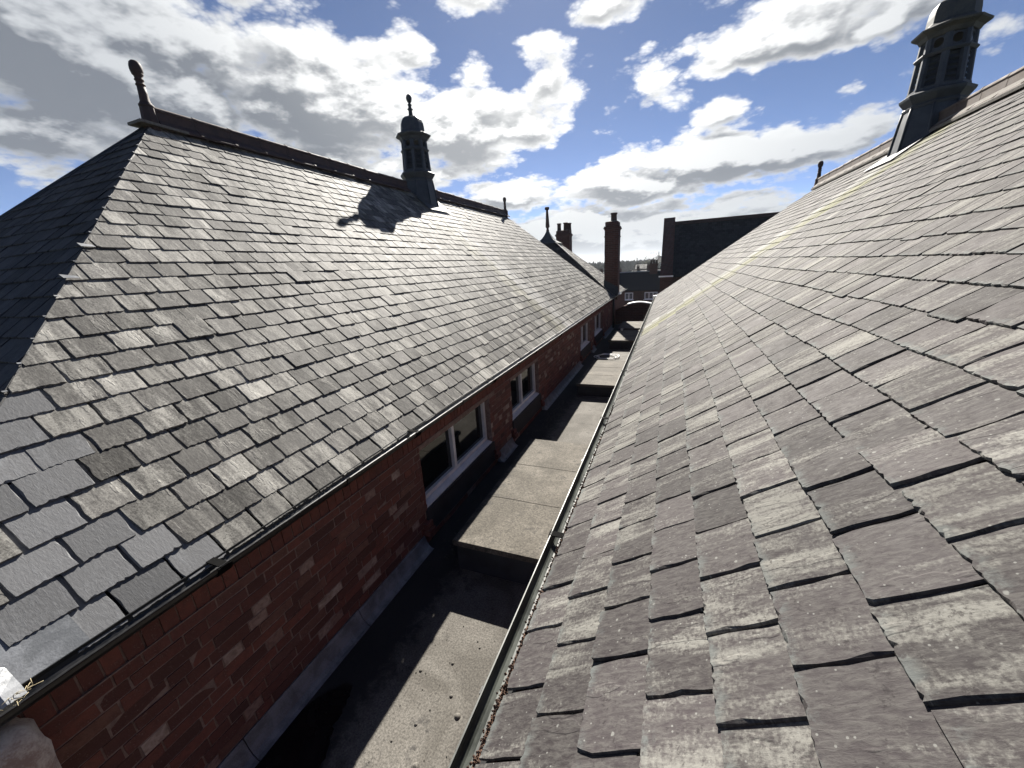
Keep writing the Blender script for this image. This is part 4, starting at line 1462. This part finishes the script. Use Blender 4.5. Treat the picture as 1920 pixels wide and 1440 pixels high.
# raking parapet at the gable end
pv = []
for x in (-0.52, 0.13):
    pv += [(x, wy0 - 0.2, GZ), (x, wy0 - 0.2, wz0 + 0.12), (x, wy1, wz1 + 0.42), (x, 2 * wy1 - wy0 + 0.2, wz0 + 0.12), (x, 2 * wy1 - wy0 + 0.2, GZ)]
MB().add(pv, [(0, 1, 2, 3, 4), (9, 8, 7, 6, 5), (0, 5, 6, 1), (1, 6, 7, 2), (2, 7, 8, 3), (3, 8, 9, 4)]).build('gable_parapet', M['brickwall_dark'], wing)
MB().box((-0.60, wy0 - 0.27, wz0 + 0.0), (0.17, wy0 - 0.16, wz0 + 0.075)).build('kneeler_stone', M['white'], wing)
MB().box((0.13, wy0 + 0.25, GZ), (wx1, 2 * wy1 - wy0 - 0.3, wz0 - 0.05)).build('wall', M['brickwall_dark'], wing)
# white capped flue by the gable foot
e = empty('flue_pipe', (-0.62, 22.6, -2.4), 'short flue pipe with a white cap beside the gable foot', 'flue')
MB().lathe([(0.09, -6.6), (0.09, 0.42)], (-0.62, 22.6, -2.4), 12).build('pipe', M['black'], e)
MB().lathe([(0.10, 0.40), (0.175, 0.42), (0.18, 0.53), (0.16, 0.56), (0.02, 0.58)], (-0.62, 22.6, -2.4), 14).build('cap', M['white'], e)


# ------------------------------------------------------------------ the town beyond
def house(name, x0, x1, y0, y1, ze, zr, label, cat='house', wall='brickwall_dark', tile='far_tile', wins=(), stacks=(), group=None, ridge_x=True, lead=False, verge=0.15):
    e = empty(name, ((x0 + x1) / 2, (y0 + y1) / 2, GZ), label, cat, group)
    MB().box((x0, y0, GZ), (x1, y1, ze)).build('wall', M[wall], e)
    ym = (y0 + y1) / 2
    v = verge
    if ridge_x:
        pr = [(y0 - v, ze - 0.12), (ym, zr), (y1 + v, ze - 0.12), (y1 + v, ze - 0.22), (ym, zr - 0.12), (y0 - v, ze - 0.22)]
        rf = MB().sweep(pr, (x0 - v, 0, 0), (x1 + v, 0, 0), (0, 1, 0), (0, 0, 1)).build('roof', M[tile], e)
        MB().add([(x0, y0, ze), (x0, y1, ze), (x0, ym, zr - 0.13), (x1, y0, ze), (x1, y1, ze), (x1, ym, zr - 0.13)], [(0, 2, 1), (3, 4, 5)]).build('gable', M[wall], e)
        MB().sweep([(-0.1, -0.02), (0, 0.07), (0.1, -0.02)], (x0 - v, ym, zr + 0.02), (x1 + v, ym, zr + 0.02), (0, 1, 0), (0, 0, 1)).build('ridge_capping', M['lead_pale' if lead else 'terracotta'], rf)
    else:
        xm = (x0 + x1) / 2
        pr = [(x0 - v, ze - 0.12), (xm, zr), (x1 + v, ze - 0.12), (x1 + v, ze - 0.22), (xm, zr - 0.12), (x0 - v, ze - 0.22)]
        rf = MB().sweep(pr, (0, y0 - v, 0), (0, y1 + v, 0), (1, 0, 0), (0, 0, 1)).build('roof', M[tile], e)
        MB().add([(x0, y0, ze), (x1, y0, ze), (xm, y0, zr - 0.13), (x0, y1, ze), (x1, y1, ze), (xm, y1, zr - 0.13)], [(0, 1, 2), (3, 5, 4)]).build('gable', M[wall], e)
    for wx, wz, w, h, nl in wins:
        f = MB()
        t = 0.09
        yy = y0 - 0.05
        f.box((wx, yy, wz), (wx + w, yy + 0.09, wz + t))
        f.box((wx, yy, wz + h - t), (wx + w, yy + 0.09, wz + h))
        for k in range(nl + 1):
            c = wx + (w - t) * k / nl
            f.box((c, yy + 0.002, wz + t), (c + t, yy + 0.088, wz + h - t))
        fo = f.build('window', M['upvc'], e)
        for k in range(nl):
            a = wx + (w - t) * k / nl + t
            b_ = wx + (w - t) * (k + 1) / nl
            MB().box((a, yy + 0.04, wz + t), (b_, yy + 0.06, wz + h - t)).build('glass_pane', M['pane_far'], fo)
        MB().box((wx - 0.1, yy - 0.05, wz - 0.08), (wx + w + 0.1, yy + 0.06, wz - 0.004)).build('sill', M['upvc'], fo)
    for sx, sw, zt, np_ in stacks:
        MB().box((sx, ym - 0.35, zr - 0.6), (sx + sw, ym + 0.35, zt)).build('chimney', M[wall], rf)
        MB().box((sx - 0.06, ym - 0.41, zt - 0.22), (sx + sw + 0.06, ym + 0.41, zt - 0.08)).build('chimney_band', M[wall], rf)
        for k in range(np_):
            MB().lathe([(0.14, 0), (0.11, 0.3), (0.13, 0.42)], (sx + sw * (k + 0.5) / np_, ym, zt), 8).build('chimney_pot', M['terracotta'], rf)
    return e


house('terrace_house', -14.0, 6.0, 50.2, 54.7, -3.28, -1.36, 'long brick house with dark roof and white windows beyond the arch', 'house', tile='slate_far',
      wins=((-5.02, -4.50, 0.98, 0.84, 2), (-2.72, -4.50, 1.46, 0.84, 3), (0.2, -4.5, 1.4, 0.84, 3)), stacks=((-2.35, 0.9, -0.45, 3),), lead=True)
HS = [('bungalow', -16.5, -8.4, 92, 100, -4.6, -2.35, 'grey roofed house with small stacks behind the long terrace', ((-15.5, .8, -1.6, 2), (-11.2, .8, -1.6, 2))),
      ('brick_house', -4.6, -0.5, 82, 90, -3.7, -1.75, 'pale roofed house just left of the gable parapet', ((-4.4, .7, -1.0, 2),)),
      ('brick_house', -21, -16, 112, 120, -4.4, -2.2, 'house half hidden behind the tall chimney', ((-20, .8, -1.5, 2),)),
      ('brick_house', -9.5, -5.5, 118, 126, -4.6, -2.4, 'small house in the gap between grey roofs', ((-9, .7, -1.6, 2),)),
      ('cream_house', -14, -9.5, 180, 190, -3.8, -1.4, 'cream walled house among the bare trees', ()),
      ('cream_house', -9.0, -5.0, 205, 215, -2.2, 0.3, 'cream house higher up among trees', ()),
      ('cream_house', -6.5, -3.0, 240, 250, -1.5, 1.6, 'farthest cream house on the rising ground', ()),
      ('brick_house', -42, -34, 160, 170, -4.4, -1.8, 'brick house left of the tall chimney among trees', ((-40, .8, -1, 2),))]
for i, (nm, x0, x1, y0, y1, ze, zr, lab, stk) in enumerate(HS):
    house(nm, x0, x1, y0, y1, ze, zr, lab, wall='render_wall' if nm == 'cream_house' else 'brickwall_dark', stacks=stk, group='houses of the town beyond',
          wins=((x0 + 0.6, ze - 1.6, 1.0, 1.1, 2), (x1 - 1.8, ze - 1.6, 1.0, 1.1, 2)), ridge_x=(i != 5))
e = empty('warehouse', (-36, 305, GZ), 'low warehouse with bright white roof far off by the chimney', 'warehouse')
MB().box((-42, 300, GZ), (-36.5, 318, -1.6)).build('wall', M['render_wall'], e)
MB().sweep([(299.5, -1.6), (309, -0.2), (318.5, -1.6)], (-42.5, 0, 0), (-36, 0, 0), (0, 1, 0), (0, 0, 1)).build('roof', M['white'], e)


def tree(x, y, h, kind, label, seed, zb=GZ):
    r = random.Random(seed)
    e = empty({'bare': 'bare_tree', 'spring': 'leafy_tree', 'dark': 'evergreen_tree'}[kind], (x, y, zb), label, 'tree', 'trees among the houses beyond')
    t = MB()
    th = h * (0.45 if kind != 'dark' else 0.85)
    t.tube([(x, y, zb - 0.3), (x + r.uniform(-.1, .1) * h * .1, y, zb + th * .5), (x + r.uniform(-.2, .2), y, zb + th)], [h * .022, h * .017, h * .008], 7)
    tips = []
    if kind != 'dark':
        for i in range(9):
            a = r.uniform(0, 6.28)
            z0 = zb + th * r.uniform(0.5, 1.0)
            L = h * r.uniform(0.25, 0.42)
            q = Vector((x + math.cos(a) * L * .7, y + math.sin(a) * L * .7, z0 + L * r.uniform(.5, 1.0)))
            t.tube([(x, y, z0), (Vector((x, y, z0)) + q) / 2 + Vector((0, 0, -L * .06)), q], [h * .009, h * .006, h * .002], 5)
            tips.append(q)
    t.build('trunk', M['bark'], e)
    c = MB()
    if kind == 'dark':
        cl = [Vector((x, y, zb + h * (0.15 + 0.85 * i / 14))) for i in range(15)]
        rad = [h * 0.22 * (1 - i / 15.5) for i in range(15)]
    else:
        cl = tips + [Vector((x + r.gauss(0, .16) * h, y + r.gauss(0, .16) * h, zb + h * r.uniform(.5, .95))) for _ in range(12)]
        rad = [h * r.uniform(.09, .17) for _ in cl]
    nl = 26 if kind != 'bare' else 20
    for p, R_ in zip(cl, rad):
        for _ in range(nl):
            d = Vector((r.gauss(0, 1), r.gauss(0, 1), r.gauss(0, .8)))
            d = d.normalized() * R_ * r.uniform(.35, 1.0)
            s = h * (r.uniform(.012, .030) if kind != 'bare' else r.uniform(.02, .055))
            a, b_ = Vector((r.gauss(0, 1), r.gauss(0, 1), r.gauss(0, 1))).normalized(), Vector((r.gauss(0, 1), r.gauss(0, 1), r.gauss(0, 1))).normalized()
            q = p + d
            if kind == 'bare':
                up = (d.normalized() + Vector((0, 0, .6))).normalized()
                w_ = a * h * 0.0028
                c.add([q - w_, q + w_, q + up * s + w_ * .3, q + up * s - w_ * .3], [(0, 1, 2, 3)])
            else:
                c.add([q, q + a * s, q + (a + b_) * s * .9, q + b_ * s], [(0, 1, 2, 3)])
    c.build('crown', M[{'bare': 'twig', 'spring': 'leaf_spring', 'dark': 'leaf_dark'}[kind]], e)
    return e


TR_ = [(-10.0, 130, 8.2, 'bare', 'broad bare tree behind the grey roofed house'), (-15.5, 140, 8.8, 'bare', 'bare twiggy tree right of the tall chimney'),
       (-12.8, 160, 9.0, 'bare', 'thin bare tree in the middle of the gap'), (-5.6, 145, 8.6, 'spring', 'yellow green tree close to the gable parapet'),
       (-8.4, 150, 9.0, 'spring', 'yellow green tree beside the cream house'), (-19.5, 150, 8.4, 'dark', 'dark evergreen against the right side of the chimney'),
       (-12.5, 230, 11.5, 'spring', 'rounded green tree on the skyline'), (-15.5, 215, 9.6, 'bare', 'wide bare tree below the skyline'),
       (-18.5, 250, 10.5, 'dark', 'small pointed evergreen on the skyline by the chimney'), (-10.2, 262, 13.8, 'bare', 'tall bare tree rising above the skyline'),
       (-6.2, 270, 12.6, 'spring', 'green tree by the skyline houses'), (-8.0, 300, 13.8, 'dark', 'pointed evergreen on the far rise'),
       (-30, 120, 8.2, 'spring', 'yellow green tree left of the tall chimney'), (-26.5, 128, 8.0, 'spring', 'low green tree tight left of the chimney'),
       (-38, 180, 8.8, 'dark', 'dark evergreen in the treeline left of the chimney'), (-46, 210, 9.4, 'dark', 'broad dark evergreen left of the chimney'),
       (-52, 235, 9.8, 'dark', 'dark evergreen farthest left in the treeline'), (-33, 225, 9.8, 'spring', 'green tree in the treeline left of the chimney'),
       (-22, 285, 10.2, 'bare', 'bare tree in front of the white roofed warehouse'), (-3.4, 190, 9.4, 'bare', 'bare tree touching the gable parapet')]
for i, (x, y, h, kd, lab) in enumerate(TR_):
    tree(x, y, h, kd, lab, 300 + i)

# ground, far woods and hills
gv, gf = [], []
N = 40
for i in range(N + 1):
    for j in range(N + 1):
        x = -3000 + 6000 * i / N
        y = -1500 + 7500 * j / N
        rise = max(0.0, min(1.0, (y - 350) / 1500)) * 7.0
        gv.append((x, y, GZ + rise))
for i in range(N):
    for j in range(N):
        a = i * (N + 1) + j
        gf.append((a, a + N + 1, a + N + 2, a + 1))
MB().add(gv, gf).build('ground', M['ground'], None, 'green and grey town ground stretching to the hills', 'ground', None, 'structure')
hv, hf = [], []
rh = random.Random(5)
K = 90
for j, yy in enumerate((4600, 5000, 5400, 5900)):
    for i in range(K + 1):
        x = -2950 + 5900 * i / K
        prof = 40 * math.sin(x / 900 + 1.0) + 26 * math.sin(x / 410 + 2.2) + 10 * math.sin(x / 160)
        hgt = (-20, 18, 52, 20)[j] + prof * (0, 0.25, 0.5, 0.4)[j] * 0.8
        hv.append((x, yy, hgt))
for j in range(3):
    for i in range(K):
        a = j * (K + 1) + i
        hf.append((a, a + 1, a + K + 2, a + K + 1))
MB().add(hv, hf, smooth=True).build('hills', M['hill'], None, 'low blue hills on the far horizon', 'hills', None, 'structure')
# far-off woods and roofs that read as one dark band under the horizon
wd = MB()
rw = random.Random(9)
for i in range(2600):
    y = rw.uniform(330, 900)
    x = -y * rw.uniform(-0.30, 0.42)
    zg = GZ + max(0.0, min(1.0, (y - 350) / 1500)) * 7.0
    h = rw.uniform(3.5, 9.5)
    s = rw.uniform(2.0, 5.0)
    k = [rw.uniform(.6, 1.2) for _ in range(8)]
    vs = [(x - s * k[0], y - s * .3, zg), (x + s * k[1], y - s * .3, zg), (x + s * .8 * k[2], y, zg + h * .55 * k[3]), (x + s * .2 * k[6], y + .4, zg + h * k[4]), (x - s * .4 * k[7], y + .2, zg + h * .9 * k[5]), (x - s * .9 * k[5], y, zg + h * .5 * k[6]), (x, y + s, zg)]
    wd.add(vs, [(0, 1, 2, 3, 4, 5), (1, 6, 2), (6, 3, 2), (6, 4, 3), (6, 5, 4), (6, 0, 5)])
wd.build('woodland', M['wood_far'], None, 'distant woodland filling the view below the hills', 'woodland', None, 'stuff')

# the air itself: far things fade to pale blue
hz = MB().box((-3100, -1600, GZ - 1.2), (3100, 6100, 95)).build('haze', M['black'], None, 'thin pale air over the town and the hills', 'haze', None, 'stuff')
hm = D.materials.new('haze')
hm.use_nodes = True
ht = NT(hm.node_tree)
ht.n.clear()
ho = ht.add('ShaderNodeOutputMaterial')
hp_ = ht.add('ShaderNodeVolumePrincipled')
hp_.inputs['Color'].default_value = (0.82, 0.88, 0.96, 1)
hp_.inputs['Density'].default_value = 0.00016
hp_.inputs['Anisotropy'].default_value = 0.2
ht.l.new(hp_.outputs[0], ho.inputs[1])
hz.data.materials.clear()
hz.data.materials.append(hm)
